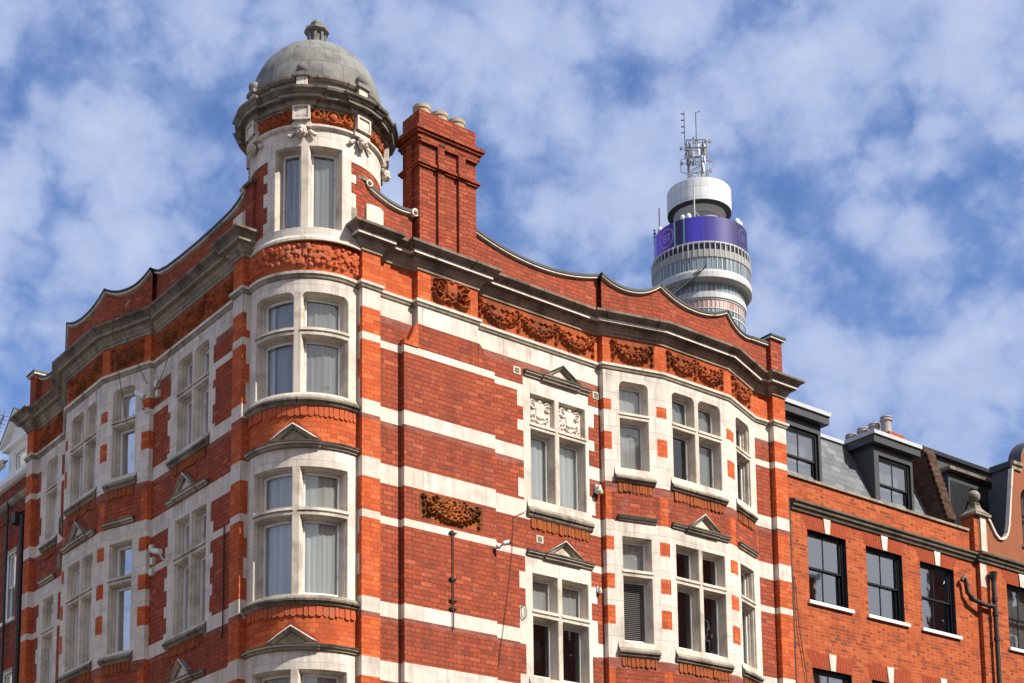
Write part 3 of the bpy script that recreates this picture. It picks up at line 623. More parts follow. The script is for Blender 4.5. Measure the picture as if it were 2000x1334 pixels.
def facade(map_, nrm, key, pil1, br, bay, pil2, win_w, single, side):
    """shared builder of both street fronts"""
    out = out_for(key); fw = Flat(map_(0, -.12), map_(1, -.12), nrm); f0 = Flat(map_(0, 0), map_(1, 0), nrm)
    pr = lambda a, b: [(a, b, 0, 15.1, 'rubbed')] + bandrects(a, b)
    panel(f0, 0, pil1, 0, 15.1, pr(0, pil1), [], out); panel(f0, pil2[0], pil2[1], 0, 15.1, pr(*pil2), [], out)
    tv = (map_(1, 0) - map_(0, 0)).normalized()
    rr = [(0, 3, 0, 15.1, 'rubbed')] + bandrects(0, 3)
    q = rr + [(.075, 3, a, b, 'stone') for a, b in [(14.0, 14.06), (13.75, 14.06), (13.15, 13.48), (12.42, 12.8), (9.4, 9.75), (8.7, 9.02), (10.1, 10.37), (6.9, 7.2), (6.1, 6.4)]]
    ret(map_, 0, 0, -.5, -tv, 0, 15.1, q, out, 0); ret(map_, pil1, 0, -.12, tv, 0, 15.1, rr, out, 0)
    ret(map_, pil2[0], 0, -.12, -tv, 0, 15.1, rr, out, 0); ret(map_, pil2[1], 0, -1.0, tv, 0, 15.1, rr, out, 0)
    return out, fw, f0, tv, rr

out, fw, f0, tv, rr = facade(Rm, rn, 'right', .366, None, None, (10.10, 10.47), None, None, 'R')
PB = (Rm(5.40, -.01), Rm(6.63, .31), Rm(8.45, .31), Rm(9.64, -.12))
bl = Flat(PB[0], PB[1], rn, 5.4); bc = Flat(PB[1], PB[2], rn, 6.67); brr = Flat(PB[2], PB[3], rn, 8.5)
# flat wall with the stair windows
SW = [(3.70, 5.03, 11.47, 13.50), (3.70, 5.03, 8.17, 10.10), (3.70, 5.03, 4.77, 6.70)]
rects = [(.3, 5.4, 0, 15.1, 'brick'), (.3, 5.4, 14.42, 15.1, 'rubbed')] + bandrects(.3, 5.4)
for a, b in ((11.12, 13.85), (7.85, 10.46), (4.45, 7.06)): rects.append((3.54, 5.10, a, b, 'stone'))
for a, b in [(13.19, 13.57), (12.73, 12.93), (11.47, 11.82), (9.77, 10.08), (8.75, 9.44), (8.0, 8.2), (6.37, 6.68), (5.3, 6.04), (4.6, 4.9)]: rects += [(3.405, 3.55, a, b, 'stone'), (5.09, 5.24, a, b, 'stone')]
panel(fw, .366, 5.40, 0, 15.1, rects, SW, out)
ret(Rm, 5.40, -.12, -.01, -tv, 0, 15.1, [(0, 1, 0, 15.1, 'rubbed'), (0, 1, 12.17, 14.42, 'ashlar'), (0, 1, 8.77, 11.42, 'ashlar'), (0, 1, 5.37, 8.01, 'ashlar')] + [(0, 1, a, b, 'rubbed') for a, b in BLK], out, 0)
# chimney breast
panel(f0, .85, 2.80, 0, 13.61, [(.8, 2.9, 0, 15, 'brick')] + bandrects(.8, 2.9), [], out)
panel(f0, 1.14, 2.44, 13.61, 15.1, [(.8, 2.9, 0, 14.42, 'brick'), (.8, 2.9, 14.42, 15.1, 'rubbed'), (.8, 2.9, 14.06, 14.42, 'stone')], [], out)
rr2 = [(0, 3, 0, 15.1, 'brick'), (0, 3, 14.42, 15.1, 'rubbed')] + bandrects(0, 3)
ret(Rm, .85, -.12, 0, -tv, 0, 13.61, rr2, out, 0); ret(Rm, 2.80, 0, -.12, tv, 0, 13.61, rr2, out, 0)
ret(Rm, 1.14, -.12, 0, -tv, 13.61, 15.1, rr2, out, 0); ret(Rm, 2.44, 0, -.12, tv, 13.61, 15.1, rr2, out, 0)
def shoulder(s, ua, ub, z0, z1):
    o = out('rubbed'); mt_ = 'rubbed' if s > 0 else 'brick'; n = 14; c = []; e = .015 if s > 0 else .001
    for k in range(n + 1):
        t = k / n; u = ua + (ub - ua) * t; z = z0 + (z1 - z0) * (0.5 - 0.5 * cos(pi * t)) ** 1.15
        if k == 0: z = z0 + .10
        c.append((u, max(z, z0 + .10 * (1 - t))))
    pts = [(ua, z0)] + c + [(ub, z0)]
    o.poly([fR0.P(u, z, e) for u, z in pts], mt_, pts)
    for i in range(len(pts) - 1):
        a, b = pts[i], pts[i + 1]; o.poly([fR0.P(*a, e), fR0.P(*b, e), fR0.P(*b, -.12), fR0.P(*a, -.12)], mt_)
shoulder(1, .85, 1.135, 13.612, 14.06); shoulder(-1, 2.795, 2.445, 13.612, 14.06)
# bay
WL = (.33, .96); WC = (.25, 1.58); WR = (.32, 1.00)
ST = [(12.45, 14.20, (13.46, 13.58), True), (9.08, 11.13, (10.36, 10.49), False), (5.675, 7.725, (6.955, 7.085), False)]
for fr, (a, b), side in ((bl, WL, 0), (bc, WC, 1), (brr, WR, 2)):
    rc = bay_rects(fr.len, True, side != 2, *((.16, .14) if side == 0 else (.10, .09) if side == 1 else (.20, .05)))
    panel(fr, 0, fr.len, 0, 15.1, rc, [(a, b, s[0], s[1]) for s in ST], out)
panel(fw, 9.64, 10.10, 0, 15.1, [(9, 11, 0, 15.1, 'brick'), (9, 11, 14.42, 15.1, 'rubbed')] + bandrects(9, 11), [], out)
CUR = {(0, 0): ('net', 'net'), (0, 1): ('greydrape', ('half', 'greydrape')), (0, 2): ('half', 'half'), (1, 0): ('net', 'blind'), (1, 1): ('dark', 'dark'), (1, 2): ('drape', 'drape'), (2, 0): ('dark', 'net'), (2, 1): ('net', 'dark'), (2, 2): ('dark', 'dark')}
for k, (z0, z1, tr, rd) in enumerate(ST):
    sb = [(12.17, 12.30), (8.80, 8.95), (5.39, 5.54)][k]; hz = (11.43, 11.52) if k == 1 else (8.025, 8.115) if k == 2 else None
    H = lambda a, b: (a, b) + hz if hz else None
    pt = {1: 11.84, 2: 8.435}.get(k)
    window(bl, WL[0], WL[1], z0, z1, (), tr, rd, *CUR[(k, 0)], sill=(.20, 1.06) + sb, hood=H(.25, 1.07))
    window(bc, WC[0], WC[1], z0, z1, [(.865, .955)], tr, rd, *CUR[(k, 1)], sill=(.17, 1.66) + sb, hood=H(.16, 1.69), ped=(.56, 1.36, pt) if pt else None)
    window(brr, WR[0], WR[1], z0, z1, (), tr, rd, *CUR[(k, 2)], sill=(.22, 1.12) + sb, hood=H(.24, 1.1))
    for fr, (a, b) in ((bl, (.27, 1.0)), (bc, (.24, 1.60)), (brr, (.27, 1.05))): tile_apron(fr, a, b, sb[0] - .20, sb[0] - .005)
    if pt: soldier_fan(bc, .56, 1.36, hz[1] + .02, pt)
w1 = window(fRw, 3.70, 5.03, 11.47, 13.50, [(4.29, 4.38)], (12.82, 12.94), False, 'net', 'drape', sill=(3.60, 5.14, 11.12, 11.30), hood=(3.56, 5.12, 13.80, 13.90), ped=(4.0, 4.82, 14.20), stone='reveal', panels=True)
window(fRw, 3.70, 5.03, 8.17, 10.10, [(4.30, 4.39)], (9.30, 9.43), False, 'net', 'dark', sill=(3.60, 5.14, 7.85, 8.03), hood=(3.58, 5.14, 10.40, 10.50), ped=(4.0, 4.82, 10.80))
window(fRw, 3.70, 5.03, 4.77, 6.70, [(4.30, 4.39)], (5.90, 6.03), False, 'net', 'dark', sill=(3.60, 5.14, 4.45, 4.63), hood=(3.58, 5.14, 7.0, 7.1), ped=(4.0, 4.82, 7.4))
for a in (11.12, 7.85): tile_apron(fRw, 3.68, 5.08, a - .21, a - .005, 0.03)
for z in (10.52,): soldier_fan(fRw, 4.0, 4.82, z, z + .29)
RPATH = [(0, -.5), (0, 0), (.366, 0), (.366, -.12), (1.14, -.12), (1.14, 0), (2.44, 0), (2.44, -.12), (5.40, -.12), (5.40, -.01), (6.63, .31), (8.45, .31), (9.64, -.12), (10.10, -.12), (10.10, 0), (10.47, 0), (10.47, -.6)]
LPATH = [(0, -.5), (0, 0), (.347, 0), (.347, -.12), (3.66, -.12), (3.66, -.03), (4.85, .36), (6.68, .36), (7.90, -.12), (9.41, -.12), (9.41, 0), (9.757, 0), (9.757, -.6)]
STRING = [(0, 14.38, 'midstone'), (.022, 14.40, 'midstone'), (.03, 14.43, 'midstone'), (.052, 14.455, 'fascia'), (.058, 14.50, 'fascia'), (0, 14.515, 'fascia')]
CORN0 = [(0, 15.05, 'midstone'), (.025, 15.055, 'midstone'), (.03, 15.10, 'midstone'), (.055, 15.115, 'midstone'), (.06, 15.15, 'midstone'), (.10, 15.19, 'midstone'), (.11, 15.235, 'dirty'), (.235, 15.245, 'fascia'), (.24, 15.30, 'dirty'), (.265, 15.305, 'dirty'), (.275, 15.33, 'dirty'), (.31, 15.355, 'dirty'), (.355, 15.375, 'dirty'), (.375, 15.385, 'dirty'), (.38, 15.425, 'dirty'), (.2, 15.47, 'lead'), (-.12, 15.50, 'lead')]  # sunlit fascia and shaded soffit partly put into the weathered colours
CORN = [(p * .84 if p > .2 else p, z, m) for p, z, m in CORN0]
LCORN = [(p, z, 'dirty' if (m == 'dirty' and z > 15.3) else ('midstone' if m != 'lead' else m)) for p, z, m in CORN]  # front in shade: same cornice recoloured without the sunlit strip
for nm, path, mp, cn in (('right', RPATH, R3, CORN), ('left', LPATH, L3, LCORN)):
    m = MB(); sweep(m, path, STRING, mp); m.build('string_course', bld)
    m = MB(); sweep(m, path, cn, mp); m.build('cornice', bld)

# ---- carved friezes
def frieze(fr, u0, u1, n, z0=14.56, h=.46, mat='terra', seed=1):
    R = np.random.RandomState(seed); m = MB(); w = u1 - u0; b = []
    for k in range(n): swag(b, .05 + (w - .1) * k / n, .05 + (w - .1) * (k + 1) / n, h * .80, h * .52, 0.11, R)
    relief(m, fr, u0, z0, w, h, b, mat); return m.build('carved_frieze', bld)
frieze(fRw, 2.50, 5.30, 3, seed=1); frieze(bl, .17, 1.12, 1, seed=2); frieze(bc, .12, 1.70, 2, seed=3); frieze(brr, .15, 1.05, 1, seed=4)
# cartouche on the breast
m = MB(); b = []; w, h = .86, .46; cx = w / 2
for q in np.linspace(-.09, .09, 9): stroke(b, [(cx + q, h * .82), (cx + q, h * .42 - (.09 - abs(q)) * .6)], .03, .05)
for sx in (-1, 1):
    stroke(b, curl(cx + sx * .27, h * .55, .13, 1.57, sx * 1.1, 26), .018, .075); stroke(b, [(cx + sx * .12, h * .9), (cx + sx * .2, h * .98), (cx + sx * .36, h * .88)], .022, .07)
    stroke(b, [(cx + sx * .08, h * .2), (cx + sx * .2, h * .08), (cx + sx * .34, h * .12), (cx + sx * .38, h * .3)], .024, .08)
    for q in range(26): b.append((cx + sx * rng.uniform(.14, .4), h * rng.uniform(.12, .92), rng.uniform(.014, .03), rng.uniform(.04, .08)))
b += [(cx, h * .93, .05, .08), (cx, h * .5, .05, .08)]; stroke(b, curl(cx, h * .28, .1, 3.4, .5, 14), .022, .07)
relief(m, fR0, 1.42, 14.57, w, h, b, 'terra'); m.build('carved_cartouche', bld)
# dark carved swag panel lower down on the breast
m = MB(); b = []; w, h = 1.34, .46; R_ = np.random.RandomState(9); swag(b, .08, w - .08, h * .8, h * .55, .11, R_); swag(b, .36, w - .36, h * .86, h * .22, .10, R_)
for q in range(7): stroke(b, curl(R_.uniform(.12, w - .12), R_.uniform(.12, h - .1), R_.uniform(.05, .085), R_.rand() * 6, R_.choice([-1, 1]) * 1.0, 16), .017, .095)
for q in range(14): b.append((R_.uniform(.05, w - .05), R_.uniform(.1, h - .04), R_.uniform(.015, .035), R_.uniform(.04, .09)))
relief(m, fR0, 1.16, 10.58, w, h, b, 'terra2'); m.build('carved_panel', bld)

# ================================================================== LEFT FACADE
outL, fw, f0, tvL, rr = facade(Lm, ln, 'left', .347, None, None, (9.41, 9.757), None, None, 'L')
PL = (Lm(3.66, -.03), Lm(4.85, .36), Lm(6.68, .36), Lm(7.90, -.12)); cl = Flat(PL[0], PL[1], ln, 3.66); cc = Flat(PL[1], PL[2], ln, 4.9); cr = Flat(PL[2], PL[3], ln, 6.7)
STL = [(12.40, 14.17, (13.43, 13.55), True), (8.98, 11.12, (10.32, 10.45), False), (5.575, 7.715, (6.915, 7.045), False)]
rects = [(.3, 3.66, 0, 15.1, 'brick'), (.3, 3.66, 14.42, 15.1, 'rubbed')] + bandrects(.3, 3.66)
for a, b in ((12.17, 14.4), (8.77, 11.42), (5.37, 8.01)): rects.append((1.28, 2.95, a, b, 'ashlar'))
for a, b in [(13.30, 13.50), (12.85, 13.15), (12.17, 12.5), (10.5, 10.72), (9.9, 10.15), (9.4, 9.6), (8.77, 9.1), (6.9, 7.2), (6.1, 6.4)]: rects += [(1.185, 1.29, a, b, 'stone'), (2.94, 3.05, a, b, 'stone')]
rects += [(1.185, 3.05, 14.06, 14.2, 'stone'), (1.185, 1.29, 13.95, 14.06, 'stone')]
panel(fw, .347, 3.66, 0, 15.1, rects, [(1.445, 2.68, s[0], s[1]) for s in STL], outL)
ret(Lm, 3.66, -.12, -.03, -tvL, 0, 15.1, [(0, 1, 0, 15.1, 'rubbed'), (0, 1, 12.17, 14.42, 'ashlar'), (0, 1, 8.77, 11.42, 'ashlar'), (0, 1, 5.37, 8.01, 'ashlar')] + [(0, 1, a, b, 'rubbed') for a, b in BLK], outL, 0)
LWL = (.38, 1.0); LWC = (.33, 1.55)
for fr, (a, b), side in ((cl, LWL, 0), (cc, LWC, 1), (cr, (.32, .98), 2)):
    rc = bay_rects(fr.len, True, side != 2, *((.20, .12) if side == 0 else (.12, .12) if side == 1 else (.12, .05)))
    panel(fr, 0, fr.len, 0, 15.1, rc, [(a, b, s[0], s[1]) for s in STL], outL)
rects = [(7.8, 9.5, 0, 15.1, 'brick'), (7.8, 9.5, 14.42, 15.1, 'rubbed')] + bandrects(7.8, 9.5)
for a, b in ((12.17, 14.4), (8.77, 11.42), (5.37, 8.01)): rects.append((8.05, 9.08, a, b, 'ashlar'))
for a, b in [(13.60, 14.06), (13.0, 13.48), (12.17, 12.6), (10.5, 10.8), (9.8, 10.1), (8.77, 9.4), (6.9, 7.2), (6.1, 6.4)]: rects += [(9.07, 9.18, a, b, 'stone')]
panel(fw, 7.90, 9.41, 0, 15.1, rects, [(8.28, 8.88, s[0], s[1]) for s in STL], outL)
for k, (z0, z1, tr, rd) in enumerate(STL):
    sb = [(12.17, 12.30), (8.78, 8.91), (5.38, 5.5)][k]; hz = (11.44, 11.53) if k == 1 else (8.03, 8.12) if k == 2 else None
    H = lambda a, b: (a, b) + hz if hz else None
    pt = {1: 11.88, 2: 8.47}.get(k)
    window(fLw, 1.445, 2.68, z0, z1, [(2.02, 2.10)], tr, rd, 'dark', 'half', sill=(1.38, 2.93) + sb, hood=H(1.38, 2.93), ped=(1.80, 2.60, pt) if pt else None)
    window(cl, LWL[0], LWL[1], z0, z1, (), tr, rd, 'greydrape' if k == 0 else 'dark', 'dark', sill=(.30, 1.15) + sb, hood=H(.32, 1.15))
    window(cc, LWC[0], LWC[1], z0, z1, [(.86, .95)], tr, rd, 'drape', 'half', sill=(.24, 1.66) + sb, hood=H(.24, 1.74), ped=(.58, 1.36, pt) if pt else None)
    window(cr, .32, .98, z0, z1, (), tr, rd, 'dark', 'dark', sill=(.22, 1.1) + sb, hood=H(.24, 1.1))
    window(fLw, 8.28, 8.88, z0, z1, (), tr, rd, 'drape', 'drape', sill=(8.2, 9.0) + sb, hood=H(8.2, 9.0))
    for fr, (a, b) in ((fLw, (1.5, 2.8)), (cl, (.36, 1.1)), (cc, (.28, 1.62)), (fLw, (8.25, 8.95))): tile_apron(fr, a, b, sb[0] - .20, sb[0] - .005)
    if pt: soldier_fan(fLw, 1.80, 2.60, hz[1] + .02, pt); soldier_fan(cc, .58, 1.36, hz[1] + .02, pt)
frieze(fLw, .45, 3.55, 3, seed=11, mat='terra3'); frieze(cl, .17, 1.08, 1, seed=12, mat='terra3'); frieze(cc, .12, 1.70, 2, seed=13, mat='terra3'); frieze(fLw, 8.05, 9.3, 1, seed=14, mat='terra3')

# ================================================================== TURRET
tout = out_for('turret'); A0, A1 = TC.u(-178), TC.u(-8)
TST = [(12.37, 14.15, (13.40, 13.53), True), (8.93, 11.11, (10.29, 10.42), False), (5.525, 7.705, (6.885, 7.015), False)]
uL, uR, mL, mR = TC.u(-139.5), TC.u(-48), TC.u(-97.5), TC.u(-91.5)
rc = [(A0, A1, 0, 15.06, 'rubbed'), (A0, A1, 12.17, 14.40, 'ashlar'), (A0, A1, 8.77, 11.42, 'ashlar'), (A0, A1, 5.37, 8.01, 'ashlar'), (A0, A1, 0, 4.6, 'ashlar')]
panel(TC, A0, A1, 0, 15.06, rc, [(uL, uR, s[0], s[1]) for s in TST], tout)
for k, (z0, z1, tr, rd) in enumerate(TST):
    sb = [(12.16, 12.30), (8.76, 8.90), (5.36, 5.5)][k]; hz = (11.43, 11.52) if k == 1 else (8.02, 8.11) if k == 2 else None
    e0, e1 = TC.u(-154), TC.u(-37); pc = (TC.u(-96.5))
    cu = [(('split', 'greydrape'), ('split', 'greydrape')), ('net', 'drape'), ('net', 'half')][k]
    window(TC, uL, uR, z0, z1, [(mL, mR)], tr, rd, cu[0], cu[1], sill=(e0, e1) + sb, hood=(e0, e1) + hz if hz else None, ped=(pc - .40, pc + .40, hz[1] + .30) if hz else None, deep=.7)
    tile_apron(TC, TC.u(-150), TC.u(-40), sb[0] - .20, sb[0] - .005, .03, 'rock')
    if hz: soldier_fan(TC, pc - .4, pc + .4, hz[1] + .02, hz[1] + .30)
m = MB(); prism_u(m, TC, TC.u(-165), TC.u(-20), [(p, z) for p, z, _ in STRING], 'fascia', mats=[x[2] for x in STRING[:-1]]); m.build('string_course', bld)
# rock-faced frieze
m = MB(); b = []; w = TC.u(-28) - TC.u(-162); R_ = np.random.RandomState(5)
for q in range(420): b.append((R_.uniform(0, w), R_.uniform(.06, .40) , R_.uniform(.02, .06), R_.uniform(.02, .085)))
relief(m, TC, TC.u(-162), 14.56, w, .46, b, 'rock', .012, clip=.058); m.build('rock_faced_band', bld)
# drum
du = DC.u; D0, D1 = du(-200), du(70); dout = out_for('drum')
wl, wr, ml, mr = du(-119.5), du(-59.5), du(-95.0), du(-88.8)
rc = [(D0, D1, 15.06, 17.16, 'chimbrick'), (du(-128), du(-51), 15.3, 16.7, 'ashlar'), (D0, D1, 16.68, 17.16, 'ashlar'), (D0, D1, 15.0, 15.32, 'ashlar')]
for a, b in [(16.30, 16.45), (15.85, 16.1), (15.3, 15.55)]: rc += [(du(-133), du(-46), a, b, 'ashlar')]
rc += [(du(-51), du(-45), 15.6, 15.85, 'midstone')]
panel(DC, D0, D1, 15.0, 17.16, rc, [(wl, wr, 15.34, 16.83)], dout)
m = MB(); prism_u(m, DC, D0, D1, [(0, 14.99), (.035, 14.995), (.035, 15.06), (.0, 15.14)], 'fascia'); m.build('plinth_moulding', bld)
window(DC, wl, wr, 15.34, 16.83, [(ml, mr)], None, False, 'greydrape', 'greydrape', deep=.6)
m = MB(); prism_u(m, DC, D0, D1, [(0, 17.13), (.03, 17.14), (.055, 17.165), (.055, 17.205), (.03, 17.22), (0, 17.23)], 'stone'); quad(m, DC, D0, D1, 17.2, 17.52, 0, 'terra'); m.build('turret_moulding', bld)
CA = [-94.0 + 51.43 * k for k in range(-3, 4)]; hwc = .135
for i in range(7):
    a0 = du(CA[i]) + hwc; a1 = du(CA[(i + 1)]) - hwc if i < 6 else du(CA[0] + 360) - hwc
    if CA[i] > 30 or CA[i] < -215: continue
    m = MB(); b = []; w = a1 - a0; cx = w / 2; R_ = np.random.RandomState(20 + i); b.append((cx, .14, .085, .07))
    stroke(b, [(cx + .11 * cos(t), .14 + .10 * sin(t)) for t in np.linspace(0, 6.28, 20)], .018, .06)
    for sx in (-1, 1):
        stroke(b, curl(cx + sx * .26, .16, .11, 0.5, sx * 1.1, 22), .024, .07); stroke(b, [(cx + sx * .1, .05), (cx + sx * .2, .16), (cx + sx * .3, .05), (cx + sx * .38, .2)], .02, .06)
        for q in range(14): b.append((cx + sx * R_.uniform(.15, w / 2 - .02), R_.uniform(.03, .25), R_.uniform(.015, .03), R_.uniform(.03, .07)))
    relief(m, DC, a0, 17.225, w, .285, b, 'terra', .012); m.build('carved_frieze', bld)
# consoles with winged cherub heads
for A in CA:
    c = du(A); m = MB()
    sec = [(0, 17.20), (.07, 17.205), (.10, 17.25), (.125, 17.33), (.125, 17.42), (.10, 17.49), (.07, 17.52), (0, 17.53)]
    prism_u(m, DC, c - hwc, c + hwc, sec, 'stone', smooth=False)
    for x0, x1, z0_, z1_ in ((c - hwc, c - hwc + .03, 17.24, 17.50), (c + hwc - .03, c + hwc, 17.24, 17.50), (c - hwc, c + hwc, 17.24, 17.265), (c - hwc, c + hwc, 17.475, 17.50)): boxf(m, DC, x0, x1, z0_, z1_, .10, .145, 'stone')
    boxf(m, DC, c - hwc - .02, c + hwc + .02, 17.13, 17.205, 0, .10, 'stone'); co = m.build('console', bld)
    h = MB(); th = DC.th0 + c / DC.R; Mz = Matrix.Rotation(th, 3, 'Z')
    h.ball(DC.P(c, 17.03, .085), (.085, .075, .095), 'stone', 14, Mz); h.ball(DC.P(c, 17.075, .08), (.095, .09, .075), 'stone', 12, Mz)
    h.ball(DC.P(c, 17.015, .165), (.022, .018, .024), 'stone', 8, Mz)
    for s in (-1, 1):
        h.ball(DC.P(c + s * .033, 17.04, .147), (.014, .018, .010), 'midstone', 8, Mz); h.ball(DC.P(c + s * .045, 17.0, .135), (.03, .03, .03), 'stone', 8, Mz); h.ball(DC.P(c + s * .08, 17.03, .07), (.02, .02, .03), 'stone', 8, Mz)
        for q in range(5): h.ball(DC.P(c + s * (.13 + .022 * q), 17.09 - .035 * q + .01 * q * q * .3, .03 + .006 * q), (.022, .07 - .006 * q, .020), 'stone', 8, Mz @ Matrix.Rotation(s * (-.5 + .28 * q), 3, 'X'))
    h.ball(DC.P(c, 16.965, .145), (.012, .026, .008), 'midstone', 8, Mz); h.build('cherub_head', co)
# turret cornice breaking forward over each console
path = []
for i, A in enumerate(CA):
    c = du(A)
    if path:
        a, b_ = path[-1][0] + .012, c - .16; n = 6; path += [(a + (b_ - a) * k / n, 0.0) for k in range(n + 1)]
    path += [(c - .155, .05), (c - .05, .05), (c + .05, .05), (c + .155, .05)]
a, b_ = path[-1][0] + .012, path[0][0] + 2 * pi * DC.R - .012; path += [(a + (b_ - a) * k / 6, 0.0) for k in range(7)] + [(path[0][0] + 2 * pi * DC.R, .05)]
TCORN = [(0, 17.47, 'dirty'), (.03, 17.475, 'midstone'), (.035, 17.50, 'dirty'), (.06, 17.52, 'midstone'), (.09, 17.565, 'dirty'), (.10, 17.60, 'dirty'), (.18, 17.61, 'midstone'), (.19, 17.655, 'dirty'), (.21, 17.665, 'dirty'), (.235, 17.70, 'dirty'), (.265, 17.72, 'dirty'), (.275, 17.76, 'dirty'), (.0, 17.84, 'dirty'), (-.1, 17.86, 'dirty')]
m = MB(); sweep(m, path, TCORN, lambda u, d, z: DC.P(u, z, d), caps=False); m.build('turret_cornice', bld)
m = MB(); m.lathe(DC.cx, DC.cy, [(1.16, 17.70), (1.16, 17.90, 'dirty'), (1.20, 17.91, 'dirty'), (1.23, 17.95, 'dirty'), (1.23, 17.99, 'dirty'), (1.12, 18.02)], 'domestone', 96); at = m.build('attic_ring', bld)
for A in CA:
    c = du(A); m = MB(); boxf(m, DC, c - .085, c + .085, 17.82, 18.09, -.02, .11, 'fascia' if -60 < A < 60 else 'stone'); boxf(m, DC, c - .125, c + .125, 18.05, 18.115, -.05, .15, 'domestone')
    m.lathe(*DC.P(c, 0, .05)[:2], [(.10, 18.0), (.10, 18.03), (.075, 18.045)], 'domestone', 16); m.ball(DC.P(c, 18.215, .05), .105, 'domestone', 16); m.build('ball_finial', at)
prof = [(1.165 * cos(t) ** .93, 17.97 + 1.25 * sin(t) ** .98) for t in np.linspace(0, pi / 2 - .11, 26)]
m = MB(); m.lathe(DC.cx, DC.cy, prof, 'domestone', 96, uvr=1.184); dome = m.build('dome', bld)
m = MB(); m.lathe(DC.cx, DC.cy, [(.19, 19.19), (.19, 19.24), (.15, 19.26), (.14, 19.28), (.14, 19.56), (.17, 19.57), (.225, 19.60), (.225, 19.64), (.16, 19.68), (.125, 19.70), (.13, 19.75), (.09, 19.81), (.03, 19.83), (.03, 19.86), (0.0, 19.87)], 'domestone', 8, smooth=False)
for k in range(8): a = 2 * pi * k / 8; m.box((DC.cx + .15 * cos(a), DC.cy + .15 * sin(a), 19.42), (.035, .05, .27), 'domestone', a)
m.build('finial', dome)

# ================================================================== PARAPETS
par = MB(); cop = MB()
def flush():
    global par, cop
    par.build('parapet_wall', bld); cop.build('coping', bld); par = MB(); cop = MB()
def curve(u0, u1, za, dip, zb, n=18, p=2.2):
    o = []
    for k in range(n + 1):
        t = k / n; z = dip + ((za - dip) * (1 - 2 * t) ** p if t < .5 else (zb - dip) * (2 * t - 1) ** p); o.append((u0 + (u1 - u0) * t, z))
    return o
def parapet(fr, pts, zb=15.42, th=.24, d=0.0, mat='brick', lead=True):
    for i in range(len(pts) - 1):
        (a, za), (b, zb2) = pts[i], pts[i + 1]
        par.poly([fr.P(a, zb, d), fr.P(b, zb, d), fr.P(b, zb2 - .06, d), fr.P(a, za - .06, d)], mat, [fr.uv(a, zb), fr.uv(b, zb), fr.uv(b, zb2), fr.uv(a, za)])
        par.poly([fr.P(a, zb - .2, d - th), fr.P(b, zb - .2, d - th), fr.P(b, zb2 - .06, d - th), fr.P(a, za - .06, d - th)], mat, [fr.uv(a, zb), fr.uv(b, zb), fr.uv(b, zb2), fr.uv(a, za)])
        for (da, oa, db, ob, mm) in ((0, -.06, 0, -.095, 'fascia'), (0, -.095, .03, -.072, 'midstone'), (.03, -.072, .055, -.066, 'fascia'), (.055, -.066, .055, -.040, 'fascia'), (.055, -.040, .07, -.034, 'lead'), (.07, -.034, .07, .012, 'lead'), (.07, .012, -th - .05, .03, 'lead'), (-th - .05, .03, -th - .05, -.04, 'lead'), (-th - .05, -.04, -th, -.06, 'lead')):
            cop.poly([fr.P(a, za + oa, d + da), fr.P(b, zb2 + oa, d + da), fr.P(b, zb2 + ob, d + db), fr.P(a, za + ob, d + db)], mm, [(a, oa), (b, oa), (b, ob), (a, ob)])
def volute(fr, u, z, r, mat='fascia', d0=-.26, d1=.09):
    vol = MB()
    n = 20; ring = [(u + r * cos(2 * pi * k / n), z + r * sin(2 * pi * k / n)) for k in range(n + 1)]
    vol.grid([[fr.P(a, b, d) for a, b in ring] for d in (d0, d1)], [[(k * .05, d) for k in range(n + 1)] for d in (d0, d1)], mat)
    vol.poly([fr.P(a, b, d1) for a, b in ring[:-1]], mat); vol.grid([[fr.P(u + q * cos(2 * pi * k / n), z + q * sin(2 * pi * k / n), dd) for k in range(n + 1)] for q, dd in ((r * .62, d1 + .001), (r * .5, d1 + .02), (0.001, d1 + .03))], [[(0, 0)] * (n + 1)] * 3, mat)
    vol.build('volute', bld)
for fr in (fRw, fLw):
    c = [(.16 + .94 * t, 16.36 - .24 * sin(min(1, t * 1.15) * pi / 2) + .05 * t ** 3) for t in [k / 14 for k in range(15)]]
    if fr is fLw: c = [(.16, 16.34), (.26, 16.28), (.4, 16.23), (.6, 16.19), (.9, 16.17), (1.3, 16.155), (1.9, 16.15), (2.6, 16.17), (3.1, 16.20), (3.45, 16.26), (3.66, 16.36)]
    parapet(fr, c, mat='brick'); volute(fr, .17, 16.35, .065)
    boxf(par, fr, -.16, .10, 15.42, 16.36, -.24, .04, 'chimbrick'); boxf(cop, fr, -.20, .15, 16.36, 16.42, -.28, .09, 'dirty')
    boxf(par, fr, .10, .44, 15.42, 15.92, 0.0, .10, 'stone'); prism_u(par, fr, .12, .42, [(0, 15.90), (.10, 15.90), (.06, 15.96), (.0, 16.02)], 'stone')
    flush()
volute(fRw, 1.12, 16.13, .072)
parapet(fRw, curve(2.44, 5.40, 16.28, 16.05, 16.30, 26, 2.0)); parapet(bl, curve(0, bl.len, 16.30, 16.08, 16.30)); parapet(bc, curve(0, bc.len, 16.30, 16.07, 16.30)); parapet(brr, curve(0, brr.len, 16.30, 16.12, 16.24))
parapet(fRw, [(9.64, 16.23), (10.12, 16.24)]); flush()
parapet(cl, curve(0, cl.len, 16.36, 16.12, 16.30)); parapet(cc, curve(0, cc.len, 16.30, 16.12, 16.32)); parapet(cr, curve(0, cr.len, 16.32, 16.1, 16.2)); parapet(fLw, curve(7.9, 9.42, 16.3, 16.1, 16.3)); flush()
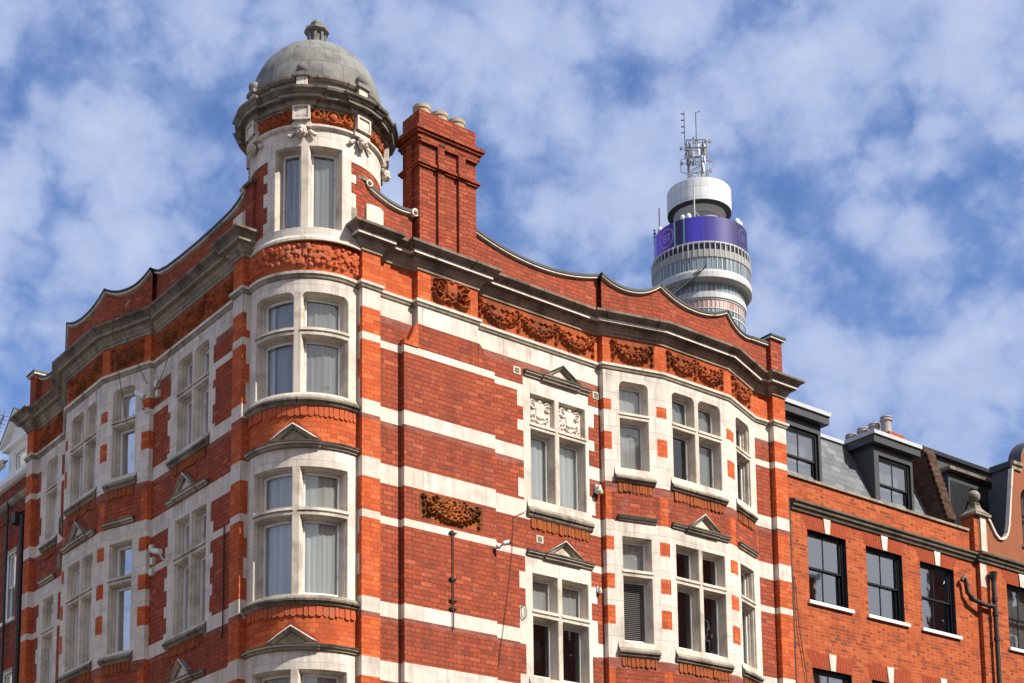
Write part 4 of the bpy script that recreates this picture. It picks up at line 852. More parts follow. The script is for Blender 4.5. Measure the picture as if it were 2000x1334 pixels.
for fr, a, b in ((fRw, 10.12, 10.46), (fLw, 9.43, 9.75)):
    boxf(par, fr, a, b, 15.42, 16.32, -.3, .10, 'brick'); boxf(cop, fr, a - .04, b + .06, 16.32, 16.36, -.34, .15, 'fascia'); boxf(cop, fr, a - .05, b + .07, 16.36, 16.40, -.36, .17, 'lead'); flush()

# chimney above the breast
m = MB(); cu0, cu1 = 1.18, 2.42; mt = 'chimbrick'
def cbox(u0, u1, z0, z1, p, d0=-.52, d1=0.0): boxf(m, fR0, u0 - p, u1 + p, z0, z1, d0 - p, d1 + p, mt)
cbox(cu0, cu1, 15.35, 17.62, 0)
for a, b in ((1.55, 1.69), (2.00, 2.15)): boxf(m, fR0, a, b, 15.38, 17.55, -.01, .055, mt)
boxf(m, fR0, cu0, cu1, 17.47, 17.62, -.01, .055, mt)
f_side = Flat(Rm(cu0, 0), Rm(cu0, -.52), -rt); boxf(m, f_side, .18, .34, 15.4, 17.5, -.01, .05, mt)
for z0_, z1_, p in ((17.02, 17.06, .035), (17.06, 17.10, .065)): cbox(cu0, cu1, z0_, z1_, p)
for a, b in ((1.55, 1.69), (2.00, 2.15)): boxf(m, fR0, a - .03, b + .03, 17.03, 17.10, 0, .115, mt)
for z0_, z1_, p in ((17.48, 17.53, .03), (17.53, 17.58, .06), (17.62, 17.67, .09), (17.67, 17.74, .125), (17.74, 17.79, .06)): cbox(cu0, cu1, z0_, z1_, p)
cbox(cu0, cu1, 17.6, 18.10, .0)
chim = m.build('chimney', bld)
for u in (1.42, 1.80, 2.18):
    m = MB(); c = Rm(u, -.26); m.lathe(c.x, c.y, [(.15, 18.0), (.15, 18.25), (.165, 18.27), (.165, 18.335), (.14, 18.35), (.12, 18.35), (.11, 18.1)], 'pot', 24); m.build('chimney_pot', chim)
# roof and hidden backs
m = MB(); e = [(0, -.3), (10.47, -.3)]
P0 = Vector((-3.40, 25.9)); Rr = Rm(10.40, -.3); Ll = Lm(9.70, -.3); back = Rr + Ll - P0
m.poly([(P0.x, P0.y, 15.35), (Rr.x, Rr.y, 15.35), (back.x, back.y, 15.35), (Ll.x, Ll.y, 15.35)], 'roofing'); m.build('flat_roof', bld)
m = MB()
for a, b in ((Rr, back), (back, Ll)): m.poly([(a.x, a.y, 0), (b.x, b.y, 0), (b.x, b.y, 15.9), (a.x, a.y, 15.9)], 'brick')
m.poly([(DC.cx + 1.1 * cos(t), DC.cy + 1.1 * sin(t), 17.8) for t in np.linspace(0, 2 * pi, 24, endpoint=False)], 'dark')
m.build('rear_wall', bld)
for key, d in WALLS.items():
    for k, mb in d.items():
        mb.build({'turret': 'turret_wall', 'drum': 'turret_drum'}.get(key, 'facade_wall'), bld, {'right': 'sunlit brick front banded with pale stone', 'left': 'shaded brick front banded with pale stone'}.get(key))
# iron tie rod
m = MB(); m.tube([fR0.P(1.84, 10.47, .03), fR0.P(1.84, 8.72, .03)], .012, 'iron', 6)
for z in (10.42, 9.60, 9.22, 9.08): boxf(m, fR0, 1.77, 1.91, z, z + .02, 0, .045, 'iron'); boxf(m, fR0, 1.80, 1.82, z - .03, z + .05, 0, .04, 'iron')
m.build('tie_rod', bld)
for (fr, u, z) in ((fRw, 3.32, 13.78), (fRw, 5.22, 13.78), (fRw, 3.80, 10.68)):
    m = MB(); boxf(m, fr, u, u + .16, z, z + .14, -.01, .012, 'cream'); boxf(m, fr, u + .03, u + .13, z + .02, z + .12, .0125, .014, 'dark')
    for q in range(4): boxf(m, fr, u + .03, u + .13, z + .03 + q * .025, z + .037 + q * .025, .014, .02, 'cream')
    m.build('air_vent', bld)

# ================================================================== SMALL THINGS FIXED TO THE CORNER BUILDING
def camera_thing(label, base, tip, r, up=0.05, nose='black'):
    t = thing('security_camera', label, 'security camera', None); base = Vector(base); tip = Vector(tip); d = (tip - base).normalized()
    m = MB(); m.tube([base, base + (tip - base) * .97], r, 'plastic', 14); m.box(base + (tip - base) * .5 + Vector((0, 0, r * .95)), (r * 1.6, (tip - base).length * 1.05, r * .25), 'plastic', rot=Vector((0, 1, 0)).rotation_difference(d).to_matrix()); m.build('housing', t)
    m = MB(); m.tube([base + (tip - base) * .97, tip + d * .02], r * .9, nose, 14); m.build('lens', t); return t
t = camera_thing('white bullet security camera below three cables, high on the left bay corner', cl.P(-.14, 13.68, .26), cl.P(.06, 13.80, .30), .05)
m = MB(); m.tube([cl.P(.04, 13.55, 0), cl.P(.02, 13.55, .14), cl.P(-.04, 13.68, .26)], .018, 'plastic', 8); m.box(cl.P(.04, 13.54, .02), (.07, .07, .08), 'plastic'); m.build('bracket', t)
t = camera_thing('white bullet security camera with black hood beside cream switch boxes, lower on the left front', fLw.P(2.84, 10.56, .20), fLw.P(3.10, 10.64, .22), .05)
m = MB(); m.tube([fLw.P(2.90, 10.45, 0), fLw.P(2.90, 10.45, .12), fLw.P(2.90, 10.56, .18)], .018, 'plastic', 8); m.build('bracket', t)
t = camera_thing('small white security camera on the chimney breast edge beneath the thin stone band', fR0.P(2.84, 10.40, .16), fR0.P(2.93, 10.43, .20), .042)
m = MB(); m.tube([fR0.P(2.77, 10.34, 0), fR0.P(2.79, 10.34, .08), fR0.P(2.84, 10.39, .15)], .02, 'plastic', 8); m.ball(fR0.P(2.79, 10.36, .07), .05, 'plastic'); m.build('bracket', t)
for (u, z, lab) in ((3.50, 14.02, 'upper of two cream junction boxes beside the left bay'), (3.44, 13.80, 'lower of two cream junction boxes beside the left bay'), (3.56, 10.84, 'topmost of three cream junction boxes by the black hooded camera'), (3.50, 10.58, 'middle of three cream junction boxes, behind the black hooded camera'), (3.53, 10.38, 'lowest of three cream junction boxes, on the thin stone band')):
    m = MB(); boxf(m, fLw, u - .06, u + .05, z - .07, z + .07, 0, .06, 'cream'); boxf(m, fLw, u - .05, u + .04, z - .055, z + .055, .06, .068, 'plastic'); tag(m.build('junction_box'), lab, 'junction box', 'cream junction boxes on the left front')
for (z, lab, sc) in ((11.93, 'white bulkhead lamp on the brick strip left of the right bay, upper floor', 1.0), (10.02, 'tiny white sensor on the brick strip left of the right bay, lower floor', .55)):
    t = thing('wall_lamp', lab, 'wall lamp'); m = MB(); boxf(m, fRw, 5.22, 5.32, z - .02, z + .14 * sc, 0, .05 * sc, 'plastic'); m.build('back_plate', t)
    m = MB(); c = fRw.P(5.27, 0, .09 * sc); m.lathe(c[0], c[1], [(.0, z - .06), (.06 * sc, z - .05), (.075 * sc, z), (.05 * sc, z + .03), (.03, z + .12 * sc), (0, z + .13 * sc)], 'cream', 14); m.build('lamp_shade', t)
def cable(pts, r, lab, mat='cable'):
    m = MB(); m.tube(pts, r, mat, 6); tag(m.build('cable'), lab, 'cable')
def sag(a, b, s, n=14): a = Vector(a); b = Vector(b); return [a.lerp(b, k / n) - Vector((0, 0, s * 4 * (k / n) * (1 - k / n))) for k in range(n + 1)]
cable([cl.P(.66, 15.60, .02), cl.P(.66, 15.45, .34), cl.P(.66, 15.2, .36)] + sag(cl.P(.66, 15.1, .36), cl.P(.55, 13.4, .05), 0, 6), .007, 'leftmost of three thin cables, hanging over the narrow window of the left bay')
cable([cl.P(.50, 15.95, .02), cl.P(.50, 15.45, .34)] + sag(cl.P(.48, 15.3, .36), cl.P(.02, 14.05, .05), .03), .007, 'middle of three thin cables, running from the parapet to the bay edge')
cable(sag(fLw.P(2.85, 14.5, .07), fLw.P(3.42, 13.95, .07), .1), .007, 'short thin cable curving up from the cream junction boxes to the moulding')
cable([fRw.P(3.54, 11.20, .03), fRw.P(3.28, 11.05, .02), fRw.P(3.22, 10.30, .02), fRw.P(3.14, 9.7, .02), fRw.P(3.02, 8.98, .02), fRw.P(2.86, 8.02, .02), fRw.P(2.86, 6.5, .02)], .006, 'thin dark cable slanting down the brickwork left of the stair windows')
cable([fRw.P(3.47 + .06 * cos(t), 9.33 + .13 * sin(t), .03) for t in np.linspace(0, 6.28, 20)], .007, 'small loop of cable beside the stone jamb of the lower stair window')
cable([fLw.P(.72, z, .03) for z in (10.5, 9.6, 8.9, 8.6)] + [fLw.P(.77, 8.55, .03)], .014, 'thin rusty iron bar on the brick strip left of the turret', 'iron')

# ================================================================== PAINTED SASH WINDOW (neighbours)
def sash_window(parent, fr, u0, u1, z0, z1, mat='black', cols=2, d=-.09, upper_rows=1, fw=.055, sill='nwhite', cur='dark', name='window', sillp=.06):
    m = MB(); mid = (z0 + z1) / 2
    panel(fr, u0, u1, z0, z1, [(u0, u1, z0, z1, mat)], [(u0 + fw, u1 - fw, z0 + fw, z1 - fw)], lambda k: m, d=d)
    for a, b in ((u0, u0), (u1, u1)): m.poly([fr.P(a, z0, 0), fr.P(a, z1, 0), fr.P(a, z1, d - .12), fr.P(a, z0, d - .12)], mat)
    for z in (z0, z1): m.poly([fr.P(u0, z, 0), fr.P(u1, z, 0), fr.P(u1, z, d - .1), fr.P(u0, z, d - .1)], mat)
    a, b = u0 + fw, u1 - fw
    for (s0, s1, dd) in ((mid - .02, z1 - fw, d - .025), (z0 + fw, mid + .02, d - .06)):
        boxf(m, fr, a, a + .035, s0, s1, dd - .035, dd, mat); boxf(m, fr, b - .035, b, s0, s1, dd - .035, dd, mat); boxf(m, fr, a + .035, b - .035, s0, s0 + .04, dd - .035, dd, mat); boxf(m, fr, a + .035, b - .035, s1 - .04, s1, dd - .035, dd, mat)
        for k in range(1, cols): uc = a + (b - a) * k / cols; boxf(m, fr, uc - .01, uc + .01, s0 + .04, s1 - .04, dd - .03, dd - .005, mat)
    w = m.build(name, parent); p = MB()
    quad(p, fr, a + .03, b - .03, mid + .018, z1 - fw - .038, d - .042, 'nglass'); quad(p, fr, a + .03, b - .03, z0 + fw + .038, mid - .018, d - .078, 'nglass'); p.build('pane', w)
    c = MB(); quad(c, fr, u0, u1, z0, z1, -.9, 'room' if cur != 'dark' else 'dark')
    for u in (u0, u1): c.poly([fr.P(u, z0, d - .1), fr.P(u, z1, d - .1), fr.P(u, z1, -.9), fr.P(u, z0, -.9)], 'room')
    for z in (z0, z1): c.poly([fr.P(u0, z, d - .1), fr.P(u1, z, d - .1), fr.P(u1, z, -.9), fr.P(u0, z, -.9)], 'room')
    if cur == 'roller': quad(c, fr, a, b, z1 - (z1 - z0) * .42, z1, -.26, 'net')
    if cur == 'net': quad(c, fr, a, b, z0, z1, -.26, 'net')
    c.build('room_behind', w)
    if sill: s = MB(); boxf(s, fr, u0 - .06, u1 + .12, z0 - .075, z0 - .002, -.09, sillp, sill); s.build('sill', w)
    return w

# ================================================================== RIGHT NEIGHBOUR: orange brick terrace house
nh = thing('terraced_house', 'orange brick house with slate mansard, dormers and black sash windows right of the corner building', 'house')
fN = fR((0, -.20), (1, -.20)); N0, N1 = 10.472, 17.12
wins = [(11.24, 12.48), (13.14, 14.38), (15.01, 16.25)]; zs_ = [(10.88, 12.44), (7.88, 9.44), (4.88, 6.44)]
nb = MB(); panel(fN, N0, N1, 0, 13.50, [(N0, N1, 0, 13.5, 'nbrick')], [(a, b, c, d) for a, b in wins for c, d in zs_], lambda m: nb)
nb.poly([fN.P(N1, 0, 0), fN.P(N1, 13.5, 0), fN.P(N1, 13.5, -8), fN.P(N1, 0, -8)], 'nbrick'); nb.poly([fN.P(N0, 0, -8), fN.P(N1, 0, -8), fN.P(N1, 13.5, -8), fN.P(N0, 13.5, -8)], 'nbrick')
nb.poly([fN.P(N0, 13.1, -.25), fN.P(N1, 13.1, -.25), fN.P(N1, 13.5, -.25), fN.P(N0, 13.5, -.25)], 'nbrick'); nb.build('brick_wall', nh)
for (a, b) in wins:
    for (c, d) in zs_:
        ar = MB(); ks = MB()
        n = 16; mid = (a + b) / 2
        for k in range(n):     # gauged flat arch of splayed bricks
            def X(t, top): return a + (b - a) * t + (top * (t - .5) * .32)
            t0, t1 = k / n + .004, (k + 1) / n - .008
            if abs((t0 + t1) / 2 - .5) < .07: continue
            ar.poly([fN.P(X(t0, 0), d, .006), fN.P(X(t1, 0), d, .006), fN.P(X(t1, 1), d + .34, .006), fN.P(X(t0, 1), d + .34, .006)], 'soldier')
        q = [(mid - .075, d - .005), (mid + .075, d - .005), (mid + .115, d + .35), (mid - .115, d + .35)]
        ks.poly([fN.P(u, z, .03) for u, z in q], 'stone')
        for i in range(4): ks.poly([fN.P(*q[i], .03), fN.P(*q[(i + 1) % 4], .03), fN.P(*q[(i + 1) % 4], 0), fN.P(*q[i], 0)], 'stone')
        ao = ar.build('brick_arch', nh); ks.build('keystone', ao)
for (a, b) in wins:
    for i, (c, d) in enumerate(zs_): sash_window(nh, fN, a, b, c, d, cur='dark')
m = MB(); prism_u(m, fN, N0 + .26, N1 + .0, [(0, 12.76), (.04, 12.77), (.06, 12.82), (.10, 12.85), (.11, 12.90), (.15, 12.93), (.155, 12.97), (0, 13.01)], 'sooty'); m.build('cornice', nh)
m = MB(); boxf(m, fN, N0 + .002, N1 - .24, 13.50, 13.555, -.32, .045, 'midstone'); m.build('coping', nh)
SL = [(-.34, 13.46), (-1.15, 15.30)]
m = MB()
def slp(u, z, o=0): t = (z - 13.46) / 1.84; return fN.P(u, z, -.34 - .81 * t + o)
m.poly([slp(N0, 13.46), slp(N1, 13.46), slp(N1, 15.30), slp(N0, 15.30)], 'slate', [(0, 0), (N1 - N0, 0), (N1 - N0, 2.01), (0, 2.01)])
m.poly([fN.P(N0, 15.30, -1.15), fN.P(N1, 15.30, -1.15), fN.P(N1, 15.45, -4.5), fN.P(N0, 15.45, -4.5)], 'roofing'); m.build('mansard_roof', nh)
m = MB(); boxf(m, fN, N0, N1 - .95, 15.28, 15.36, -1.4, -1.09, 'wsheet'); m.build('roof_edge', nh)
fD = fR((0, -.62), (1, -.62))
for (a, b) in ((10.9, 12.30), (14.10, 15.48)):
    m = MB(); wu0, wu1, wz0, wz1 = a + .16, b - .08, 13.62, 14.90
    panel(fD, a, b, 13.40, 15.16, [(a, b, 13.4, 15.2, 'zinc')], [(wu0, wu1, wz0, wz1)], lambda k: m)
    for u in (a, b): m.poly([fD.P(u, 13.4, 0), fD.P(u, 15.16, 0), fD.P(u, 15.16, -1.0), fD.P(u, 13.4, -1.0)], 'zinc')
    dm = m.build('dormer', nh)
    m = MB(); boxf(m, fD, a - .14, b + .14, 15.12, 15.30, -1.2, .14, 'zinc'); boxf(m, fD, a - .17, b + .17, 15.30, 15.39, -1.3, .18, 'wsheet'); m.build('dormer_roof', dm)
    w = sash_window(dm, fD, wu0, wu1, wz0, wz1, d=-.05, sill=None, cur='net', fw=.06)
    for ch in list(w.children): ch.parent = dm
# chimney behind, four pots on one stack running back from the street
fS = fR((0, 0), (1, 0)); cst = thing('chimney_stack', 'low brick chimney stack with four grey clay pots behind the slate mansard', 'chimney')
m = MB(); boxf(m, fS, 15.5, 15.95, 13, 15.98, -2.9, -1.25, 'nbrick'); boxf(m, fS, 15.45, 16.0, 15.86, 15.95, -2.95, -1.2, 'nbrick'); m.build('stack', cst)
for dd, hh in ((-1.48, .46), (-1.83, .40), (-2.18, .40), (-2.54, .36)):
    m = MB(); c = Rm(15.7, dd); m.lathe(c.x, c.y, [(.12, 15.9), (.12, 15.98 + hh * .75), (.15, 15.98 + hh * .78), (.15, 15.98 + hh * .86), (.125, 15.98 + hh * .9), (.145, 15.98 + hh * .95), (.14, 15.98 + hh), (.10, 15.98 + hh), (.10, 15.98)], 'greypot', 20); m.build('chimney_pot', cst)
# party wall upstand riding over the mansard
m = MB(); z0, z1 = 13.5, 15.55
prof2 = [(-.10 - .02, 13.55), (-.16, 13.72), (-.64, 15.42), (-.64, 15.50), (-.95, 15.55), (-1.6, 15.50), (-1.3, 13.5)]
for u in (16.12, 16.46): m.poly([fS.P(u, z, d - .12) for d, z in prof2], 'shadebrick', prof2)
n = 24
for k in range(n):
    t0, t1 = k / n, (k + .62) / n; d0_, d1_ = -.28 - .5 * t0, -.28 - .5 * t1; za, zb_ = 13.7 + 1.75 * t0, 13.7 + 1.75 * t1
    m.box(Vector(fS.P(16.32, (za + zb_) / 2, (d0_ + d1_) / 2)), (.30 + .05 * (k % 2), .14, .06), 'shadebrick', rz=AR)
boxf(m, fS, 16.10, 16.50, 15.44, 15.56, -1.3, -.74, 'shadebrick'); m.build('party_wall', nh)

# drainpipe on the brick pier between the houses
def pipe_thing(name, lab, pts, r, collars, extra=None, cat='drainpipe'):
    t = thing(name, lab, cat); m = MB(); m.tube(pts, r, 'pipe', 12); m.build('pipe', t)
    for p in collars: p = Vector(p); m = MB(); m.tube([p - Vector((0, 0, .05)), p + Vector((0, 0, .05))], r * 1.3, 'pipe', 12); m.build('collar', t)
    if extra: extra(t)
    return t
def hop(t):
    m = MB(); m.tube([fS.P(17.46, 12.30, .02), fS.P(17.46, 12.56, .02)], [.05, .10], 'pipe', 14); m.build('hopper', t)
    m = MB(); m.tube([fS.P(17.40, 11.72, .02), fS.P(17.1, 11.72, .0), fS.P(16.72, 11.80, -.06), fS.P(16.56, 11.95, -.08), fS.P(16.52, 12.2, -.08), fS.P(16.46, 12.30, -.08), fS.P(16.40, 12.20, -.10)], .05, 'pipe', 12)
    m.tube([fS.P(16.72, 11.80, -.06), fS.P(16.66, 11.85, -.065)], .065, 'pipe', 12); m.build('branch_pipe', t)
pipe_thing('drainpipe', 'black cast iron drainpipe with curled branch pipe and hopper under the ball finial pier', [fS.P(17.46, 12.35, .02), fS.P(17.46, 0.2, .02)], .055, [fS.P(17.46, z, .02) for z in (11.9, 11.55, 10.95, 9.2, 7.4)], hop)
pipe_thing('drainpipe', 'slim dark drainpipe in the corner between the corner building and the orange house', [fN.P(10.62, 12.9, .06), fN.P(10.62, .2, .06)], .035, [fN.P(10.62, z, .06) for z in (12.0, 9.8, 7.6)])
cable([fN.P(10.76, 11.3, .03), fN.P(10.82, 10.2, .05), fN.P(11.0, 9.2, .04), fN.P(11.03, 8.0, .03), fN.P(11.03, 6.0, .03)], .010, 'thin dark cable drooping down the left edge of the orange house')

# ================================================================== GABLED HOUSE, far right
gh = thing('gabled_house', 'brown rendered house with curved Dutch gable, stone coping and ball finial at the right edge', 'house')
fG = fR((0, -.10), (1, -.10)); G0, G1 = 17.125, 23.6
gm = MB(); gw = [(18.14, 19.34), (20.6, 21.8)]
panel(fG, G0, G1, 0, 12.85, [(G0, G1, 0, 12.9, 'nbrick'), (17.14, 17.38, 12.2, 12.85, 'stone')], [(a, b, c, d) for a, b in gw for c, d in zs_], lambda m: gm); gm.build('brick_wall', gh)
for (a, b) in gw:
    for i, (c, d) in enumerate(zs_): sash_window(gh, fG, a, b, c, d, cur='net')
for (a, b) in gw:
    m = MB()
    mid = (a + b) / 2; q = [(mid - .075, 12.44), (mid + .075, 12.44), (mid + .11, 12.76), (mid - .11, 12.76)]; m.poly([fG.P(u, z, .03) for u, z in q], 'stone')
    for k in range(14):
        t0, t1 = k / 14 + .005, (k + 1) / 14 - .01
        if abs((t0 + t1) / 2 - .5) < .08: continue
        X = lambda t, o: a + (b - a) * t + o * (t - .5) * .3
        m.poly([fG.P(X(t0, 0), 12.44, .006), fG.P(X(t1, 0), 12.44, .006), fG.P(X(t1, 1), 12.74, .006), fG.P(X(t0, 1), 12.74, .006)], 'soldier')
    m.build('brick_arch', gh)
edge = [(17.40, 13.92), (17.50, 13.86), (17.56, 13.84), (17.66, 13.70), (17.78, 13.55), (17.92, 13.47), (18.06, 13.475), (18.20, 13.55), (18.30, 13.68), (18.38, 13.92), (18.45, 14.3), (18.53, 14.75), (18.60, 15.15), (18.64, 15.38)]
cap = [(18.64, 15.38), (18.64, 15.60), (18.93, 15.60)] + [(20.0 - 1.06 * cos(t), 15.60 + .80 * sin(t)) for t in np.linspace(0, pi / 2, 14)]
half = edge + cap; full = half + [(40.0 - u, z) for u, z in reversed(half[:-1])]
GT = .55
m = MB(); base = 13.0
for i in range(len(full) - 1):
    (a, za), (b, zb_) = full[i], full[i + 1]
    if abs(b - a) > 1e-4:
        wu = (18.935, 21.065)
        if wu[0] < (a + b) / 2 < wu[1]:
            el = lambda u: 14.76 + .42 * sqrt(max(0, 1 - ((u - 20.0) / 1.062) ** 2))
            m.poly([fG.P(a, base, 0), fG.P(b, base, 0), fG.P(b, 13.55, 0), fG.P(a, 13.55, 0)], 'render'); m.poly([fG.P(a, el(a), 0), fG.P(b, el(b), 0), fG.P(b, zb_, 0), fG.P(a, za, 0)], 'render'); m.poly([fG.P(a, el(a), 0), fG.P(b, el(b), 0), fG.P(b, el(b), -.1), fG.P(a, el(a), -.1)], 'render')
        else: m.poly([fG.P(a, base, 0), fG.P(b, base, 0), fG.P(b, zb_, 0), fG.P(a, za, 0)], 'render')
        g_ = -GT if za < 15.61 and zb_ < 15.61 else -.28; m.poly([fG.P(a, base, g_), fG.P(b, base, g_), fG.P(b, zb_, g_), fG.P(a, za, g_)], 'render')
    g_ = -GT if za < 15.61 and zb_ < 15.61 else -.28; m.poly([fG.P(a, za, -.02), fG.P(b, zb_, -.02), fG.P(b, zb_, g_), fG.P(a, za, g_)], 'zinc')  # gable flank coloured dark grey, its shade put into the colour
m.build('gable_wall', gh)
m = MB(); e3 = [Vector((u, z)) for u, z in edge]; off = []
for i, p in enumerate(e3):
    t = (e3[min(i + 1, len(e3) - 1)] - e3[max(i - 1, 0)]).normalized(); off.append(p + Vector((-t.y, t.x)) * .055)
for mir in (lambda u: u, lambda u: 40.0 - u):
    for i in range(len(e3) - 1):
        a, b, c, d = e3[i], e3[i + 1], off[i + 1], off[i]
        m.poly([fG.P(mir(p.x), p.y, .05) for p in (a, b, c, d)], 'fascia'); m.poly([fG.P(mir(c.x), c.y, .05), fG.P(mir(d.x), d.y, .05), fG.P(mir(d.x), d.y, -.06), fG.P(mir(c.x), c.y, -.06)], 'fascia'); m.poly([fG.P(mir(a.x), a.y, .05), fG.P(mir(b.x), b.y, .05), fG.P(mir(b.x), b.y, 0), fG.P(mir(a.x), a.y, 0)], 'fascia')
m.build('gable_coping', gh)
m = MB()
for u0_, u1_ in ((18.60, 19.0), (21.0, 21.4)): prism_u(m, fG, u0_, u1_, [(0, 15.38), (.04, 15.39), (.05, 15.47), (.09, 15.50), (.10, 15.58), (0, 15.62)], 'midstone'); boxf(m, fG, u0_ - .001, u1_ - .2, 15.45, 15.60, -GT - .05, -.001, 'zinc')
for i in range(len(cap) - 3):
    a, b = cap[i + 2], cap[i + 3]
    for mir in (lambda u: u, lambda u: 40.0 - u):
        for (da, oa, db, ob) in ((0, -.10, .06, -.08), (.06, -.08, .07, .0), (.07, .0, -.30, .02)):
            m.poly([fG.P(mir(a[0]), a[1] + oa, da), fG.P(mir(b[0]), b[1] + oa, da), fG.P(mir(b[0]), b[1] + ob, db), fG.P(mir(a[0]), a[1] + ob, db)], 'midstone' if da < .07 else 'zinc')
m.build('gable_cap', gh)
m = MB(); prism_u(m, fG, G0 - .08, G1, [(0, 12.78), (.04, 12.79), (.05, 12.84), (.09, 12.87), (.10, 12.92), (.15, 12.95), (.16, 13.0), (0, 13.05)], 'sooty'); m.build('cornice', gh)
m = MB(); boxf(m, fG, 16.96, 17.12, 13.02, 13.95, -.35, .02, 'nbrick'); boxf(m, fG, 17.12, 17.16, 13.02, 13.95, -.35, .03, 'render'); boxf(m, fG, 17.16, 17.38, 13.02, 13.90, -.35, .06, 'stone'); boxf(m, fG, 17.38, 17.46, 13.02, 13.9, -.35, .03, 'render'); pier = m.build('pier', gh)
m = MB(); boxf(m, fG, 16.93, 17.52, 13.90, 13.96, -.40, .12, 'midstone')
for i in range(8):
    t0, t1 = i / 8, (i + 1) / 8; w0 = .26 - .16 * sin(t0 * pi / 2); w1_ = .26 - .16 * sin(t1 * pi / 2); za, zb_ = 13.96 + .26 * t0, 13.96 + .26 * t1; uc, dc = 17.22, -.13
    for sx, sy, ex, ey in ((-1, -1, 1, -1), (1, -1, 1, 1), (1, 1, -1, 1), (-1, 1, -1, -1)):
        m.poly([fG.P(uc + sx * w0, za, dc + sy * w0), fG.P(uc + ex * w0, za, dc + ey * w0), fG.P(uc + ex * w1_, zb_, dc + ey * w1_), fG.P(uc + sx * w1_, zb_, dc + sy * w1_)], 'midstone')
c = fG.P(17.22, 0, -.13); m.lathe(c[0], c[1], [(.12, 14.21), (.13, 14.24), (.07, 14.27), (.06, 14.30)], 'midstone', 18); m.ball(fG.P(17.22, 14.42, -.13), .155, 'midstone', 24); m.build('ball_finial', pier)
sash_window(gh, fG, 18.945, 21.055, 13.55, 15.18, mat='black', cur='net', sill='fascia', cols=4)
# roofs and rooftop box behind the gable
m = MB(); m.poly([fS.P(17.12, 13.3, -1.0), fS.P(23.6, 13.3, -1.0), fS.P(23.6, 15.6, -2.2), fS.P(17.12, 15.6, -2.2)], 'slate', [(0, 0), (6.5, 0), (6.5, 2.6), (0, 2.6)])
m.poly([fS.P(17.12, 13.3, -1.0), fS.P(17.12, 15.6, -2.2), fS.P(17.12, 13.3, -2.2)], 'zinc'); m.build('rear_roof', gh)
m = MB(); boxf(m, fS, 17.55, 22.5, 13.3, 15.42, -2.6, -1.15, 'zinc'); quad(m, fS, 17.62, 18.9, 13.6, 15.2, -1.145, 'black'); boxf(m, fS, 17.45, 22.6, 15.42, 15.50, -2.7, -1.0, 'dirty'); m.build('roof_dormer', gh)
m = MB(); boxf(m, fS, 18.0, 23.2, 15.5, 16.35, -6.2, -2.2, 'zinc'); boxf(m, fS, 17.9, 23.3, 16.35, 16.45, -6.3, -2.1, 'black'); m.build('rooftop_box', gh)
m = MB(); m.poly([fG.P(G0, 0, -.01), fG.P(G0, 12.9, -.01), fG.P(G0, 12.9, -8), fG.P(G0, 0, -8)], 'nbrick'); m.poly([fG.P(G1, 0, 0), fG.P(G1, 15, 0), fG.P(G1, 15, -8), fG.P(G1, 0, -8)], 'nbrick'); m.build('side_wall', gh)

# ================================================================== LEFT NEIGHBOUR
lh = thing('brick_house', 'dark red brick house with white sash windows at the left edge', 'house')
fQ = fL((0, -.25), (1, -.25)); Q0, Q1 = 9.76, 16.5; qw = [(10.86, 11.56), (12.9, 13.6), (14.8, 15.5)]; qz = [(11.22, 12.86), (8.4, 10.1), (5.2, 6.9)]
m = MB(); panel(fQ, Q0, Q1, 0, 14.42, [(Q0, Q1, 0, 14.5, 'lbrick')], [(a, b, c, d) for a, b in qw for c, d in qz], lambda k: m); m.poly([fQ.P(Q1, 0, 0), fQ.P(Q1, 14.4, 0), fQ.P(Q1, 14.4, -8), fQ.P(Q1, 0, -8)], 'lbrick'); m.build('brick_wall', lh)
for (a, b) in qw:
    for (c, d) in qz: sash_window(lh, fQ, a, b, c, d, mat='nwhite', cur='dark', d=-.07, cols=1, fw=.07)
for (a, b) in qw:
    for (c, d) in qz:
        m = MB()
        for k in range(10):
            t0, t1 = k / 10 + .006, (k + 1) / 10 - .012; X = lambda t, o: a + (b - a) * t + o * (t - .5) * .3
            m.poly([fQ.P(X(t0, 0), d, .008), fQ.P(X(t1, 0), d, .008), fQ.P(X(t1, 1), d + .27, .008), fQ.P(X(t0, 1), d + .27, .008)], 'soldier')
        m.build('brick_arch', lh)
m = MB(); prism_u(m, fQ, Q0, Q1, [(0, 13.84), (.06, 13.86), (.10, 13.92), (.12, 13.98), (0, 14.0)], 'midstone'); m.build('string_course', lh)
m = MB(); prism_u(m, fQ, Q0, Q1, [(0, 13.55), (.03, 13.56), (.03, 13.66), (0, 13.68)], 'lbrick'); prism_u(m, fQ, Q0, Q1, [(0, 14.36), (.08, 14.37), (.14, 14.42), (.15, 14.52), (.0, 14.53), (-.2, 14.50)], 'nwhite'); m.build('gutter', lh)
m = MB(); m.poly([fQ.P(Q0, 14.45, -.15), fQ.P(Q1, 14.45, -.15), fQ.P(Q1, 16.0, -1.4), fQ.P(Q0, 16.0, -1.4)], 'slate', [(0, 0), (6.7, 0), (6.7, 2), (0, 2)]); m.build('slate_roof', lh)
fE = fL((0, -.62), (1, -.62)); m = MB(); a, b = 11.25, 12.55
panel(fE, a, b, 14.5, 15.72, [(a, b, 14.4, 16, 'nwhite')], [(a + .24, b - .30, 14.72, 15.55)], lambda k: m)
for u in (a, b): m.poly([fE.P(u, 14.4, 0), fE.P(u, 15.72, 0), fE.P(u, 15.72, -1.2), fE.P(u, 14.4, -1.2)], 'nwhite')
dl = m.build('dormer', lh); sash_window(dl, fE, a + .24, b - .30, 14.72, 15.55, mat='nwhite', d=-.04, cols=1, sill=None, cur='net', fw=.05)
for o in list(dl.children):
    for ch in list(o.children): ch.parent = dl
